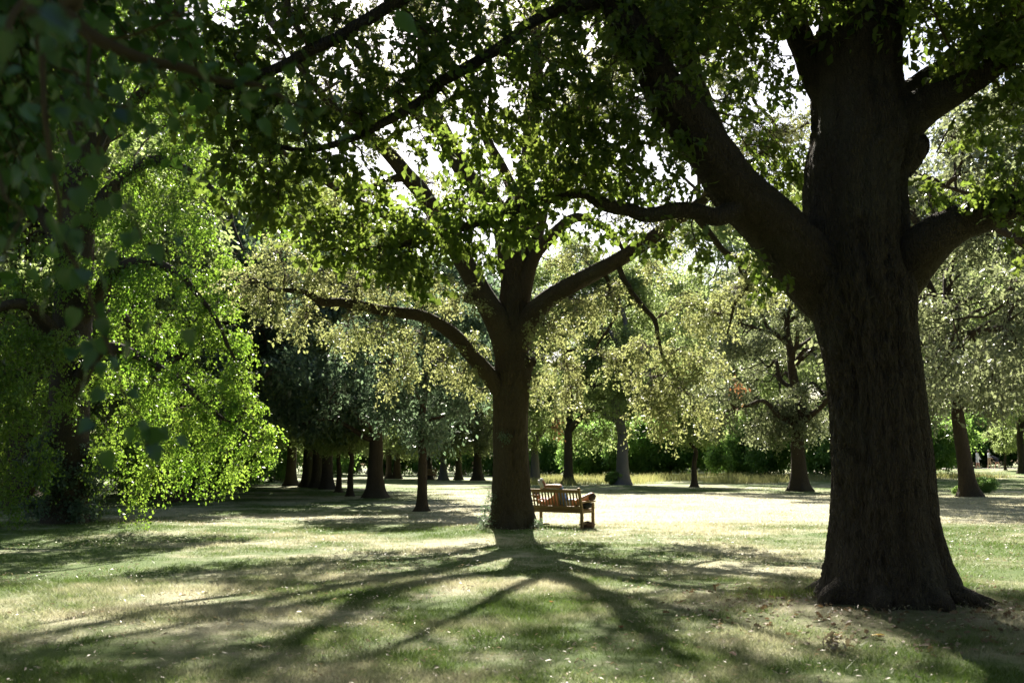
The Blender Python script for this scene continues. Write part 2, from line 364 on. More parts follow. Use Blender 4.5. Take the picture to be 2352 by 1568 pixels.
# gravel path far right
M_PATH = plain('pale_gravel', (.62, .58, .52), .9, (.5, .46, .40), 6)
cl = np.array([(24, 84), (33, 90.5), (42, 94.5), (52, 97), (64, 98), (90, 98.5)], float); c = catmull(np.c_[cl, np.zeros(len(cl))], 8)[:, :2]
T = unit(np.gradient(c, axis=0)); Nn = np.c_[-T[:, 1], T[:, 0]]
E = [np.c_[c + Nn * w, ground((c + Nn * w)[:, 0], (c + Nn * w)[:, 1]) + .03] for w in (-1.9, -.6, .6, 1.9)]
V = np.stack(E, 1).reshape(-1, 3); i = np.arange(len(c) - 1)[:, None] * 4 + np.arange(3)[None]
path = tag(obj('path', mk_mesh('path', V, [np.stack((i, i + 1, i + 5, i + 4), -1).reshape(-1, 4)], M_PATH)), 'pale gravel path behind the leaning tree at right', kind='structure')

# grass blades
rg = np.random.default_rng(11)
def blades(n, ymin, ymax, hmin, hmax, wid, xl=None, xr=None, lean=.6, dens=None):
    y = np.sqrt(rg.uniform(ymin ** 2, ymax ** 2, n))
    x = rg.uniform(-1, 1, n) * (y * .53 + .4) if xl is None else rg.uniform(xl, xr, n)
    if dens is not None:
        k = dens(x, y) > rg.random(n); x, y = x[k], y[k]; n = len(x)
    z = ground(x, y); a = rg.uniform(0, 2 * np.pi, n); h = rg.uniform(hmin, hmax, n)
    w = wid * rg.uniform(.6, 1.3, n) * .5; dx, dy = np.cos(a), np.sin(a)
    b = np.stack((x, y, z - .004), -1); sd = np.stack((dx * w, dy * w, 0 * w), -1)
    l = rg.normal(0, lean, (n, 2)) * h[:, None]; tip = b + np.stack((l[:, 0], l[:, 1], h), -1)
    V = np.stack((b - sd, b + sd, tip), 1).reshape(-1, 3); return V, np.arange(3 * n).reshape(-1, 3)
def tuft_d(x, y):
    p = np.stack((x * 1.2, y * 1.2, 0 * x), -1); return np.clip(.5 + .75 * fbm(p, 3, 3), .06, 1) * np.clip(.25 + ((x - 4.2) ** 2 + (y - 10.8) ** 2) / 5, 0, 1)
parts = [blades(340000, 6.2, 14, .025, .075, .0065, dens=tuft_d, lean=.75), blades(230000, 14, 26, .03, .065, .011, dens=tuft_d, lean=.8), blades(120000, 26, 60, .035, .07, .022, lean=.8, dens=tuft_d)]
o = 0; Vs = []; Fs = []
for v, f in parts: Vs.append(v); Fs.append(f + o); o += len(v)
tag(obj('grass', mk_mesh('grass', np.vstack(Vs), [np.vstack(Fs)], M_BLADE, smooth=False)), 'short dry and green lawn grass', 'grass', kind='stuff')
# tall uncut grass along the far wood edge
M_TALL = leafmat('tall_meadow_grass', (.30, .27, .13), (.22, .25, .08), (.42, .38, .18), (.34, .38, .12), .5, .6, .3)
def tall_d(x, y):
    return np.clip(.15 + 1.2 * fbm(np.stack((x * .25, y * .25, 0 * x), -1), 2, 8), 0, 1) * sstep(66, 70, y + 1.5 * np.sin(x * .5))
V, F = blades(60000, 64, 86, .25, .65, .03, -1, 36, .35, tall_d)
tag(obj('tall_grass', mk_mesh('tall_grass', V, [F], M_TALL, smooth=False)), 'tall uncut pale grass before the far shrubs', 'grass', kind='stuff')
# rougher tuft of grass left of the near oak
def tuft_n(cx, cy, rx, ry, n, h0, h1, w):
    a = rg.normal(size=(n, 2)); x = cx + a[:, 0] * rx; y = cy + a[:, 1] * ry; z = ground(x, y); h = rg.uniform(h0, h1, n)
    t = rg.uniform(0, 6.28, n); b = np.stack((x, y, z - .004), -1); sd = np.stack((np.cos(t), np.sin(t), 0 * t), -1) * w * .5
    l = rg.normal(0, .4, (n, 2)) * h[:, None]; tip = b + np.stack((l[:, 0], l[:, 1], h), -1)
    return np.stack((b - sd, b + sd, tip), 1).reshape(-1, 3), np.arange(3 * n).reshape(-1, 3)
M_ROUGH = leafmat('rough_green_grass', (.07, .12, .02), (.11, .15, .03), (.2, .3, .05), (.3, .36, .1), .5, .5, .3)
V, F = tuft_n(3.0, 11.6, .30, .22, 700, .05, .15, .007)
tag(obj('rough_grass', mk_mesh('rough_grass', V, [F], M_ROUGH, smooth=False)), 'longer green grass tuft at the foot of the near oak', 'grass', kind='stuff')

def near_pt(pts, Q): return pts[np.argmin(np.linalg.norm(pts - Q, axis=1))]
# ------------------------------------------------------------------ traced limbs
def limb_pts(lst):
    pts = np.array([P(u, v, Y) for u, v, Y, h in lst]); rad = np.array([h * Y / FV for u, v, Y, h in lst])
    c = catmull(np.c_[pts, rad], 10); return c[:, :3], np.maximum(c[:, 3], .006)
def limb(name, lst, tree, mat, off, seg=18, bump=.012, seed=0, wob=.02):
    pts, rad = limb_pts(lst)
    s = np.linspace(0, 1, len(pts))
    w = fbm(np.c_[s * 9, np.full(len(s), seed * 3.1), np.zeros(len(s))], 2, seed)[:, None] * np.array((1, .6, .7)) * wob
    pts = pts + w * np.minimum(1, s * 4)[:, None]
    V, F, C3 = tube(pts, rad, seg, bump, 1.8, seed)
    obj(name, mk_mesh(name, V - off, [F, C3], mat), tree); return pts, rad

# ---------------- near oak, right
D0 = 11.2
base = G(2040, 1392); base[:2] = P(2040, 1392, D0)[:2]; base[2] = float(ground(base[0], base[1]))
oak = thing('oak_tree', 'huge dark oak trunk in the right foreground with heavy forked limbs', 'tree', base)
prof = [(1452, 1850, 2262), (1425, 1862, 2236), (1395, 1874, 2216), (1350, 1888, 2198), (1300, 1899, 2176), (1230, 1910, 2155), (1150, 1915, 2144), (1060, 1914, 2136), (960, 1909, 2125), (880, 1900, 2117), (800, 1886, 2110), (740, 1872, 2106), (690, 1858, 2106), (640, 1852, 2098), (580, 1852, 2088), (500, 1847, 2090), (430, 1846, 2086), (380, 1852, 2092), (330, 1862, 2108), (280, 1864, 2100), (220, 1866, 2080), (150, 1870, 2070), (80, 1878, 2074), (0, 1890, 2078), (-120, 1895, 2075), (-280, 1905, 2065), (-480, 1925, 2045), (-700, 1950, 2020), (-900, 1975, 2010)]
tl = [((a + b) / 2, v, D0, (b - a) / 2) for v, a, b in prof]
pts = np.array([P(u, v, Y) for u, v, Y, h in tl]); rad = np.array([h * Y / FV for u, v, Y, h in tl])
# follow real depth: keep a plumb trunk
cc = catmull(np.c_[pts, rad], 11); pts, rad = cc[:, :3], cc[:, 3]
def fl(a, L):
    d = np.stack((np.cos(a) + 0 * L, np.sin(a) + 0 * L, 0 * a + L * .16), -1)
    k = fbm(d * np.array((1.9, 1.9, 1)), 3, 21)
    root = np.exp(-L / .42); rt = np.cos(a * 5 + .6) * .10 + np.cos(a * 3 + 2.0) * .06
    w = lambda c0: np.mod(a - c0 + np.pi, 2 * np.pi) - np.pi
    groove = -.13 * np.exp(-(w(.5 + .07 * np.sin(L * 1.6)) / .11) ** 2) - .10 * np.exp(-(w(-.45 + .10 * np.sin(L * 1.1)) / .13) ** 2) - .06 * np.exp(-(w(-1.1 + .05 * np.sin(L * 2)) / .10) ** 2)
    return 1 + .055 * k + root * rt + groove * (1 - .3 * root)
V, F, C3 = tube(pts, rad * .97, 260, .034, 1.9, 4, True, fl)
for k, (az, ln, rw) in enumerate([(-2.75, .95, .17), (-2.0, .82, .14), (-1.2, .80, .15), (-.55, .90, .16), (-.05, 1.05, .15), (.9, 1.0, .16), (2.3, 1.1, .16)]):
    d = np.array((math.cos(az), math.sin(az), 0)); z0 = base[2]
    rp = [base + d * .38 + np.array((0, 0, .34)), base + d * .60 + np.array((0, 0, .13)), base + d * .82 + np.array((0, 0, .03)), base + d * ln + np.array((.06, -.04, -.06)), base + d * (ln + .25) + np.array((.1, -.05, -.16))]
    rc = catmull(np.array(rp), 8); rv = tube(rc, np.interp(np.linspace(0, 1, len(rc)), [0, .4, 1], [rw, rw * .75, .03]), 24, .016, 1.8, 300 + k); obj('root', mk_mesh('oak_root', rv[0] - base, [rv[1], rv[2]], M_BARK), oak)
obj('trunk', mk_mesh('oak_trunk', V - base, [F, C3], M_BARK), oak)
OL = {}
def ol(key, lst, seed, bump=.012, seg=40):
    w = {'F': .13, 'H': .13, 'C': .07, 'A': .05}.get(key, .03); k = .8 if key in 'FH' else 1.0
    OL[key] = limb('limb', [(a, b, c, h * k) for a, b, c, h in lst], oak, M_BARK, base, seg, bump, seed, w)
ol('A', [(1985, 800, 11.45, 55), (1930, 700, 11.4, 74), (1862, 622, 11.2, 78), (1768, 522, 10.8, 67), (1650, 392, 10.3, 57), (1560, 272, 10.1, 52), (1490, 160, 9.9, 44), (1440, 60, 9.8, 38), (1395, -60, 9.7, 32), (1330, -200, 9.5, 24), (1240, -360, 9.3, 14), (1150, -480, 9.2, 6)], 31, .028, 130)
ol('C', [(1690, 478, 10.4, 26), (1640, 500, 10.3, 22), (1560, 486, 10.2, 20), (1480, 492, 10.1, 18), (1400, 466, 10.0, 16), (1325, 446, 9.9, 13), (1210, 474, 9.8, 11), (1060, 520, 9.6, 9), (900, 562, 9.5, 7), (760, 565, 9.4, 4)], 32, .006, 20)
ol('D', [(2000, 350, 11.2, 60), (2062, 290, 11.1, 56), (2120, 245, 11.0, 46), (2190, 208, 10.8, 36), (2260, 170, 10.6, 27), (2350, 105, 10.4, 20), (2450, 20, 10.2, 14), (2560, -80, 10, 6)], 33, .012, 40)
ol('D2', [(2040, 250, 11.3, 36), (2090, 215, 11.5, 32), (2150, 172, 11.8, 28), (2210, 135, 12.2, 22), (2290, 60, 12.8, 15), (2370, -30, 13.4, 8)], 34, .01, 28)
ol('E', [(1985, 750, 11.45, 48), (2050, 652, 11.35, 62), (2125, 566, 10.9, 54), (2200, 513, 10.7, 44), (2290, 488, 10.5, 38), (2400, 462, 10.3, 32), (2520, 400, 10.0, 22), (2680, 330, 9.7, 10)], 35, .014, 44)
ol('B', [(1940, 260, 11.2, 40), (1880, 190, 11.3, 36), (1842, 90, 11.5, 30), (1812, 0, 11.7, 26), (1770, -120, 12, 20), (1700, -280, 12.4, 10)], 36, .01, 28)
ol('F', [(1420, 0, 9.8, 22), (1330, 10, 9.7, 21), (1240, 40, 9.6, 19), (1180, 78, 9.5, 18), (1120, 128, 9.4, 18), (1040, 178, 9.3, 17), (965, 235, 9.2, 16), (870, 290, 9.1, 13), (780, 330, 9.0, 11), (690, 350, 8.9, 8), (600, 330, 8.8, 5)], 37, .006, 22)
ol('H', [(1400, -70, 9.7, 24), (1250, -95, 9.5, 22), (1080, -70, 9.3, 20), (930, 0, 9.1, 19), (840, 55, 9.0, 18), (740, 108, 8.9, 17), (650, 152, 8.8, 15), (540, 190, 8.7, 10), (440, 200, 8.6, 6)], 38, .006, 22)
ol('I', [(1700, 470, 10.6, 30), (1640, 300, 11.4, 26), (1580, 150, 12.2, 22), (1510, 20, 13, 18), (1440, -120, 14, 12), (1380, -260, 15, 6)], 39, .008, 20)
# broken stub on the right of the stem and a swollen burr
ol('J', [(2060, 370, 11.15, 50), (2092, 345, 11.1, 40), (2112, 335, 11.08, 22), (2118, 333, 11.07, 6)], 40, .02, 30)

fo = Foliage(5, leaf=.125, up=.7, hang=.45, twig_r=.004, rnd=.7)
def near(key, Q):
    pts = OL[key][0]; return pts[np.argmin(np.linalg.norm(pts - Q, axis=1))]
def nm(u, v, Y, r, ntw, nlf=9, key='C', **k):
    Q = P(u, v, Y); fo.mass(near(key, Q), Q, (r * 1.05, r, r * .8), ntw, nlf, r0=.012, tuft=.85, **k)
for u, v, Y, r, n in [(740, 540, 9.3, .42, 26), (830, 500, 9.4, .45, 34), (910, 560, 9.4, .42, 32), (980, 500, 9.5, .40, 30), (870, 600, 9.3, .35, 20), (950, 610, 9.4, .32, 18), (1050, 470, 9.6, .4, 26), (1120, 520, 9.7, .42, 30), (1180, 440, 9.7, .42, 30), (1240, 500, 9.8, .36, 24), (1270, 410, 9.9, .4, 26), (1350, 400, 10, .42, 28), (1440, 390, 10.1, .42, 28), (1390, 520, 10, .25, 10), (1530, 420, 10.2, .38, 20), (1500, 540, 10.1, .28, 12), (1590, 560, 10.2, .26, 10), (700, 500, 9.3, .3, 12)]: nm(u, v, Y, r, n, key='C')
for u, v, Y, r, n in [(620, 380, 8.8, .45, 30), (560, 420, 8.7, .35, 18), (700, 300, 8.9, .45, 30), (760, 390, 9, .38, 20), (820, 240, 9.1, .42, 26), (900, 200, 9.2, .42, 26), (980, 330, 9.3, .34, 12), (1060, 270, 9.3, .36, 16), (1120, 220, 9.4, .4, 24), (1180, 160, 9.5, .42, 26), (1250, 130, 9.6, .4, 24), (1300, 220, 9.7, .42, 24), (1230, 290, 9.6, .4, 22), (1290, 330, 9.7, .42, 24), (1150, 330, 9.5, .38, 18), (640, 460, 8.8, .36, 18), (530, 330, 8.7, .36, 18), (850, 420, 9.1, .28, 8)]: nm(u, v, Y, r, n, key='F')
for u, v, Y, r, n in [(520, 90, 8.7, .45, 26), (600, 60, 8.8, .45, 26), (680, 20, 8.9, .45, 26), (760, 40, 9, .42, 24), (850, 150, 9, .4, 24), (860, -20, 9.1, .45, 26), (950, 90, 9.2, .42, 26), (1030, 30, 9.3, .45, 28), (1110, 60, 9.4, .42, 26), (460, 220, 8.6, .42, 24), (560, 240, 8.7, .42, 24), (640, 240, 8.8, .4, 22), (440, 120, 8.6, .42, 22), (380, 30, 8.5, .5, 26), (720, 200, 8.9, .4, 22), (1000, 150, 9.3, .4, 22), (1130, -40, 9.4, .5, 26)]: nm(u, v, Y, r, n, key='H')
for u, v, Y, r, n in [(1480, 60, 9.6, .45, 30), (1400, 150, 9.7, .45, 30), (1360, 60, 9.7, .45, 30), (1330, -30, 9.7, .5, 30), (1440, 260, 9.9, .45, 32), (1380, 320, 9.9, .42, 28), (1490, 340, 10, .4, 24), (1560, 60, 9.8, .45, 26), (1640, 20, 9.9, .42, 24), (1540, 180, 9.8, .4, 22), (1620, 130, 9.9, .35, 14), (1430, -60, 9.7, .5, 30), (1760, 640, 10.7, .22, 9), (1740, 590, 10.6, .2, 6), (1340, 250, 9.8, .42, 28), (1700, 210, 10.2, .3, 10), (1600, 330, 10.1, .25, 7)]: nm(u, v, Y, r, n, key='A')
for u, v, Y, r, n in [(1720, 60, 11.2, .42, 26), (1660, 90, 11.4, .42, 24), (1740, 150, 11.3, .38, 18), (1780, 30, 11.2, .35, 16), (1690, -20, 11.6, .5, 28), (1800, 210, 11.3, .2, 6), (1860, 10, 10.4, .25, 9), (1930, -20, 10.3, .3, 14)]: nm(u, v, Y, r, n, key='B')
for u, v, Y, r, n in [(2240, 100, 10.5, .45, 34), (2310, 50, 10.3, .5, 36), (2330, 160, 10.3, .4, 28), (2260, 10, 10.5, .5, 30), (2370, 110, 10.2, .45, 28), (2210, 170, 10.8, .25, 10), (2170, 60, 11.2, .3, 10), (2330, 250, 10.5, .45, 26), (2270, 290, 10.7, .4, 18)]: nm(u, v, Y, r, n, key='D')
for u, v, Y, r, n in [(2330, 420, 10.2, .35, 22), (2270, 450, 10.4, .28, 14), (2200, 460, 10.7, .2, 6), (2110, 440, 11.2, .22, 8), (2350, 520, 10.0, .3, 14), (2380, 360, 10.1, .4, 24)]: nm(u, v, Y, r, n, key='E')
for u, v, Y, r, n in [(1800, 430, 12.6, .4, 24), (1770, 340, 12.6, .4, 22), (1820, 350, 12.4, .3, 14), (1730, 440, 12.4, .35, 18), (1680, 250, 12.2, .4, 20), (1560, 300, 12, .4, 20)]: nm(u, v, Y, r, n, key='I')
# crown above and behind the frame (shades the right of the lawn)
r5 = np.random.default_rng(77); fu = Foliage(55, leaf=.19, up=.8, hang=.3, twig_r=.008, every=8)
for key, n, sp in (('I', 26, 1.3), ('B', 12, 1.3), ('A', 12, 1.0), ('D2', 12, 1.2), ('D', 8, 1.0), ('E', 8, .9)):
    pts = OL[key][0]
    for q in range(n):
        a = pts[int(len(pts) * r5.uniform(.5, .99))]; Q = a + r5.normal(0, sp, 3) * np.array((1, 1, .6)) + np.array((0, .6, .5))
        pv = (Q[1] * CP + (Q[2] - CAM_H) * SP); vv = 784 - ((Q[2] - CAM_H) * CP - Q[1] * SP) / pv * FV
        if vv > 120: continue
        fu.mass(a, Q, (.75, .75, .5), 34, 9, r0=.02, leaf=.14)
tp = pts = np.array([P(u, v, Y) for u, v, Y, h in tl])[-6:]
for q in range(60):
    a = tp[r5.integers(0, len(tp))]; d = r5.normal(0, 1, 3); d[2] *= .55; Q = a + unit(d) * r5.uniform(1.2, 4.2) + np.array((0, 1.0, .5))
    pv = (Q[1] * CP + (Q[2] - CAM_H) * SP); vv = 784 - ((Q[2] - CAM_H) * CP - Q[1] * SP) / pv * FV
    if vv > 0: continue
    fu.mass(a, Q, (.95, .95, .6), 40, 9, r0=.04, leaf=.15)
upl = np.vstack([OL[k][0][len(OL[k][0]) * 6 // 10:] for k in ('I', 'A', 'B', 'D', 'D2', 'H')] + [np.array([P(u, v, Y) for u, v, Y, h in tl])[-8:]])
q = 0; SUNV = np.array(to_sun); HOLES = [P(2290, 70, 10.4), P(1740, 70, 11.3), P(1860, 0, 10.4), P(1340, 400, 9.9), P(860, 510, 9.4)]
while q < 235:
    Q = np.array((r5.uniform(-5.5, 9.5), r5.uniform(8.0, 17.5), r5.uniform(6.5, 13.5)))
    if Q[2] < CAM_H + .50 * Q[1] + .9: continue
    q += 1
    if any(np.linalg.norm(np.cross(Q - t_, SUNV)) < 1.0 for t_ in HOLES): continue
    fu.mass(near_pt(upl, Q), Q, (1.0, 1.0, .6), 34, 10, r0=.03)
tag(obj('upper_foliage', fu.leaf_mesh('oak_upper_foliage', LEAF_DIAMOND, M_LEAF_OAK, base), oak), kind='stuff')
obj('upper_twigs', fu.twig_mesh('oak_upper_twigs', M_TWIG, base), oak)
obj('twigs', fo.twig_mesh('oak_twigs', M_TWIG, base), oak)
pos, ax, nr, sz = fo.data()
# the 300 leaves that show largest are objects of their own
rel = pos - np.array((0, 0, CAM_H)); dep = rel[:, 1] * CP + rel[:, 2] * SP
uu = 1176 + rel[:, 0] / dep * FV; vv = 784 - (rel[:, 2] * CP - rel[:, 1] * SP) / dep * FV
axu = unit(ax); nru = unit(nr - axu * np.sum(nr * axu, -1, keepdims=True)); face = np.abs(np.sum(nru * unit(rel), -1))
score = np.where((uu > 10) & (uu < 2340) & (vv > 10) & (vv < 700), sz / dep * (face + .15), 0)
big = np.argsort(-score)[:300]; keep = np.ones(len(pos), bool); keep[big] = False
tag(obj('foliage', fo.leaf_mesh('oak_foliage', LEAF_OAK2, M_LEAF_OAK, base, keep), oak), kind='stuff')
def leaf_objects(idx, pos, ax, nr, sz, tmpl, mat, parent, off, name='leaf'):
    me = mk_mesh(name, tmpl[0], [tmpl[1]], mat, smooth=True)
    for k in idx:
        a = unit(ax[k]); n = unit(nr[k] - a * a.dot(nr[k])); s = np.cross(n, a); q = pos[k] - off
        o = bpy.data.objects.new(name, me); COL.objects.link(o); o.parent = parent
        o.matrix_local = Matrix(((a[0]*sz[k], s[0]*sz[k], n[0]*sz[k], q[0]), (a[1]*sz[k], s[1]*sz[k], n[1]*sz[k], q[1]), (a[2]*sz[k], s[2]*sz[k], n[2]*sz[k], q[2]), (0, 0, 0, 1)))
leaf_objects(big, pos, ax, nr, sz, LEAF_OAK, M_LEAF_OAK, oak, base)

# ---------------- middle oak
D1 = 23.5
mb = P(1178, 1216, D1); mb[2] = float(ground(mb[0], mb[1]))
mid = thing('oak_tree', 'spreading oak in the middle beside the bench, its limbs forking wide', 'tree', mb)
prof = [(1226, 1104, 1246), (1214, 1113, 1238), (1195, 1121, 1231), (1165, 1126, 1225), (1120, 1129, 1220), (1060, 1131, 1217), (1000, 1131, 1216), (940, 1132, 1216), (890, 1133, 1217), (858, 1134, 1222), (840, 1136, 1221), (810, 1137, 1215), (770, 1138, 1216), (730, 1142, 1216), (690, 1147, 1213), (640, 1150, 1212), (600, 1146, 1216), (560, 1140, 1222), (530, 1150, 1215), (510, 1165, 1200)]
tl2 = [((a + b) / 2, v, D1, (b - a) / 2) for v, a, b in prof]
pts = np.array([P(u, v, Y) for u, v, Y, h in tl2]); rad = np.array([h * Y / FV for u, v, Y, h in tl2])
cc = catmull(np.c_[pts, rad], 14); pts, rad = cc[:, :3], cc[:, 3]
def fl2(a, L):
    d = np.stack((np.cos(a) + 0 * L, np.sin(a) + 0 * L, 0 * a + L * .22), -1); root = np.exp(-L / .35)
    sp = -.09 * np.exp(-((np.mod(a - .3 - L * .9 + np.pi, 2 * np.pi) - np.pi) / .16) ** 2) * np.exp(-L / 1.4)
    return 1 + .05 * fbm(d * 1.8, 3, 41) + root * (.06 + np.cos(a * 4 + 1) * .15 + np.cos(a * 7) * .05) + sp
V, F, C3 = tube(pts, rad * .97, 150, .024, 1.6, 14, True, fl2)
obj('trunk', mk_mesh('mid_trunk', V - mb, [F, C3], M_BARK2), mid)
ML = {}
def ml(key, lst, seed, seg=20, bump=.008): ML[key] = limb('limb', lst, mid, M_BARK2, mb, seg, bump, seed, .03)
ml('L', [(1165, 930, 23.5, 20), (1138, 882, 23.3, 20), (1082, 812, 22.9, 17), (1030, 762, 22.5, 16), (960, 727, 22.1, 14), (870, 710, 21.7, 12), (790, 695, 21.3, 11), (740, 692, 21, 9), (700, 670, 20.8, 7), (620, 664, 20.4, 4)], 51)
ml('S1', [(1172, 820, 23.5, 34), (1144, 740, 23.3, 30), (1095, 655, 23.1, 25), (1050, 575, 22.9, 23), (1010, 500, 22.7, 21), (960, 430, 22.6, 20), (912, 375, 22.4, 17), (855, 320, 22.2, 14), (785, 262, 22, 11), (715, 190, 21.6, 8), (640, 80, 21.2, 4)], 52, 28)
ml('S2', [(1178, 620, 23.5, 32), (1150, 500, 23.7, 27), (1075, 405, 24, 23), (1020, 310, 24.3, 20), (985, 230, 24.6, 17), (972, 150, 25, 15), (966, 50, 25.4, 12), (955, -80, 25.8, 9), (940, -200, 26, 5)], 53, 24)
ml('S3', [(1195, 700, 23.5, 22), (1222, 600, 23.3, 16), (1262, 548, 23, 14), (1310, 505, 22.7, 12), (1350, 505, 22.5, 9), (1410, 540, 22.2, 6), (1440, 590, 22, 3)], 54, 14, .005)
ml('S4', [(1185, 620, 23.5, 32), (1200, 480, 23.8, 25), (1215, 360, 24.2, 20), (1225, 250, 24.6, 18), (1235, 130, 25, 15), (1230, 0, 25.4, 11), (1240, -160, 25.8, 5)], 55, 24)
ml('S5', [(1195, 640, 23.6, 24), (1235, 520, 23.9, 19), (1262, 410, 24.2, 17), (1325, 300, 24.6, 13), (1395, 180, 25, 10), (1450, 50, 25.3, 5)], 56, 20)
ml('R', [(1180, 810, 23.5, 30), (1214, 738, 23.3, 27), (1262, 685, 23, 22), (1340, 640, 22.6, 19.5), (1420, 597, 22.2, 18), (1500, 545, 21.8, 17), (1560, 500, 21.5, 14), (1640, 440, 21.2, 11), (1730, 370, 21, 8), (1810, 300, 20.8, 4)], 57, 26)
ml('H1', [(1420, 605, 22.2, 7), (1432, 640, 22.1, 6.5), (1465, 690, 22, 6), (1508, 740, 21.9, 5.5), (1514, 795, 21.8, 4), (1540, 850, 21.7, 2)], 58, 8, .003)
ml('H2', [(1590, 490, 21.4, 8), (1655, 565, 21.4, 7), (1700, 610, 21.3, 6.5), (1716, 655, 21.2, 6), (1686, 700, 21.2, 4), (1668, 770, 21.2, 2)], 59, 8, .003)
ml('H3', [(1385, 622, 22.4, 5), (1402, 660, 22.4, 4.5), (1416, 720, 22.4, 4), (1380, 780, 22.4, 3), (1345, 840, 22.4, 1.5)], 60, 8, .003)
ml('H4', [(940, 405, 22.5, 11), (890, 415, 22.3, 9), (830, 440, 22, 7), (770, 450, 21.8, 3)], 61, 10, .004)
ml('S6', [(1050, 580, 22.9, 15), (960, 520, 22.1, 12), (850, 478, 21.2, 10), (720, 400, 20.2, 8), (590, 300, 19.2, 4)], 64, 12, .004)
ml('S7', [(1150, 505, 23.7, 16), (1230, 385, 22.6, 13), (1325, 262, 21.4, 10), (1420, 120, 20.2, 5)], 65, 12, .004)
ml('S8', [(1200, 482, 23.8, 15), (1130, 340, 22.7, 12), (1060, 200, 21.6, 9), (985, 60, 20.6, 5)], 66, 12, .004)
ml('S9', [(1020, 312, 24.3, 13), (930, 240, 23.6, 11), (830, 150, 22.8, 9), (720, 40, 22, 5)], 67, 12, .004)
# pruned knots on the stem
ml('K1', [(1080, 690, 23.15, 10), (1074, 684, 23.05, 11), (1069, 680, 22.98, 9), (1068, 679, 22.96, 2)], 62, 12, .004)
ml('K2', [(1205, 850, 23.5, 16), (1218, 832, 23.4, 13), (1223, 828, 23.38, 9), (1224, 827, 23.37, 2)], 63, 12, .004)
fm = Foliage(6, leaf=.080, up=.65, hang=.3, twig_r=.0055, rnd=.8)
def mm(lst, keys, ntw=46, nlf=26, **k):
    for u, v, Y, r in lst:
        Q = P(u, v, Y); best = min((near_pt(ML[q][0], Q) for q in keys), key=lambda z: np.linalg.norm(z - Q))
        n = max(10, int(ntw * (r / .8) ** 2)); fm.mass(best, Q, (r, r * 1.1, r * .75), n, nlf, r0=.02, tuft=.35, **k)
mm([(1260, 760, 22.8, .8), (1290, 840, 22.8, .7), (1330, 720, 22.5, .8), (1300, 920, 22.9, .6), (1250, 890, 23.5, .5), (1400, 680, 22, .7), (1470, 800, 21.8, .7), (1420, 830, 22.2, .7), (1500, 870, 21.8, .8), (1570, 900, 21.6, .8), (1480, 940, 21.8, .7), (1605, 950, 21.6, .55), (1540, 990, 21.6, .55), (1560, 800, 21.5, .7), (1620, 830, 21.5, .65), (1640, 720, 21.4, .8), (1580, 700, 21.5, .7), (1690, 660, 21.1, .7)], ['R', 'H1', 'H2', 'H3'], droop=.35, arch=.05, wig=.25)
mm([(1340, 580, 22.8, .6), (1440, 530, 22.3, .6), (1500, 620, 21.9, .5), (1290, 620, 23.4, .5), (1540, 560, 21.7, .5), (1770, 690, 21, .45), (1740, 600, 21, .6)], ['R', 'S3', 'H2'])
mm([(1050, 680, 22.5, .7), (980, 660, 22, .8), (900, 650, 21.6, .8), (820, 640, 21.3, .8), (740, 620, 21, .8), (670, 640, 20.7, .8), (610, 700, 20.5, .7), (700, 740, 20.9, .7), (800, 760, 21.3, .7), (880, 780, 21.6, .7), (960, 790, 22, .7), (1020, 830, 22.3, .7), (930, 860, 21.8, .5), (890, 885, 21.6, .35), (1060, 860, 22.8, .6), (1090, 780, 23, .5), (560, 640, 20.4, .7), (640, 580, 20.8, .7), (1090, 910, 23.3, .4)], ['L'], droop=.3)
mm([(860, 450, 22.2, .7), (790, 430, 21.9, .7), (930, 520, 22.4, .5), (840, 540, 22.2, .6), (760, 510, 21.8, .7), (1000, 420, 23.4, .6), (1060, 450, 23.8, .6), (1120, 430, 24, .5), (1300, 440, 24, .7), (1380, 420, 23.8, .7)], ['S1', 'S2', 'H4', 'S5'])
r6 = np.random.default_rng(78)
for key, n, sp in (('S1', 11, 1.1), ('S2', 10, 1.3), ('S4', 10, 1.4), ('S5', 12, 1.4), ('R', 14, 1.0)):
    pts = ML[key][0]
    for q in range(n):
        a = pts[int(len(pts) * r6.uniform(.55, .99))]; Q = a + r6.normal(0, sp, 3) * np.array((1, 1, .7)) + np.array((0, 0, .35))
        fm.mass(a, Q, (.7, .7, .5), 32, 18, r0=.045, tuft=.4)
UPM = np.vstack([ML[k][0][len(ML[k][0]) * 7 // 10:] for k in ('S1', 'S2', 'S4', 'S5')])
for q in range(30):
    Q = np.array((r6.uniform(1.6, 6.2) if q % 5 < 3 else r6.uniform(-7.5, -3.5), r6.uniform(21.5, 25.5), r6.uniform(12.4, 14.8)))
    fm.mass(near_pt(UPM, Q), Q, (.85, .85, .5), 36, 18, r0=.05, tuft=.4)
for q in range(44):
    Q = np.array((r6.uniform(-6.5, 7), r6.uniform(20.5, 24), r6.uniform(12.4, 14.6))) if q < 30 else np.array((r6.uniform(1.5, 5.8), r6.uniform(22.5, 25), r6.uniform(10, 12)))
    fm.mass(near_pt(UPM, Q), Q, (.75, .75, .45), 30, 18, r0=.045, tuft=.4)
obj('twigs', fm.twig_mesh('mid_twigs', M_TWIG, mb), mid)
tag(obj('foliage', fm.leaf_mesh('mid_foliage', LEAF_DIAMOND, M_LEAF_MID, mb), mid), kind='stuff')
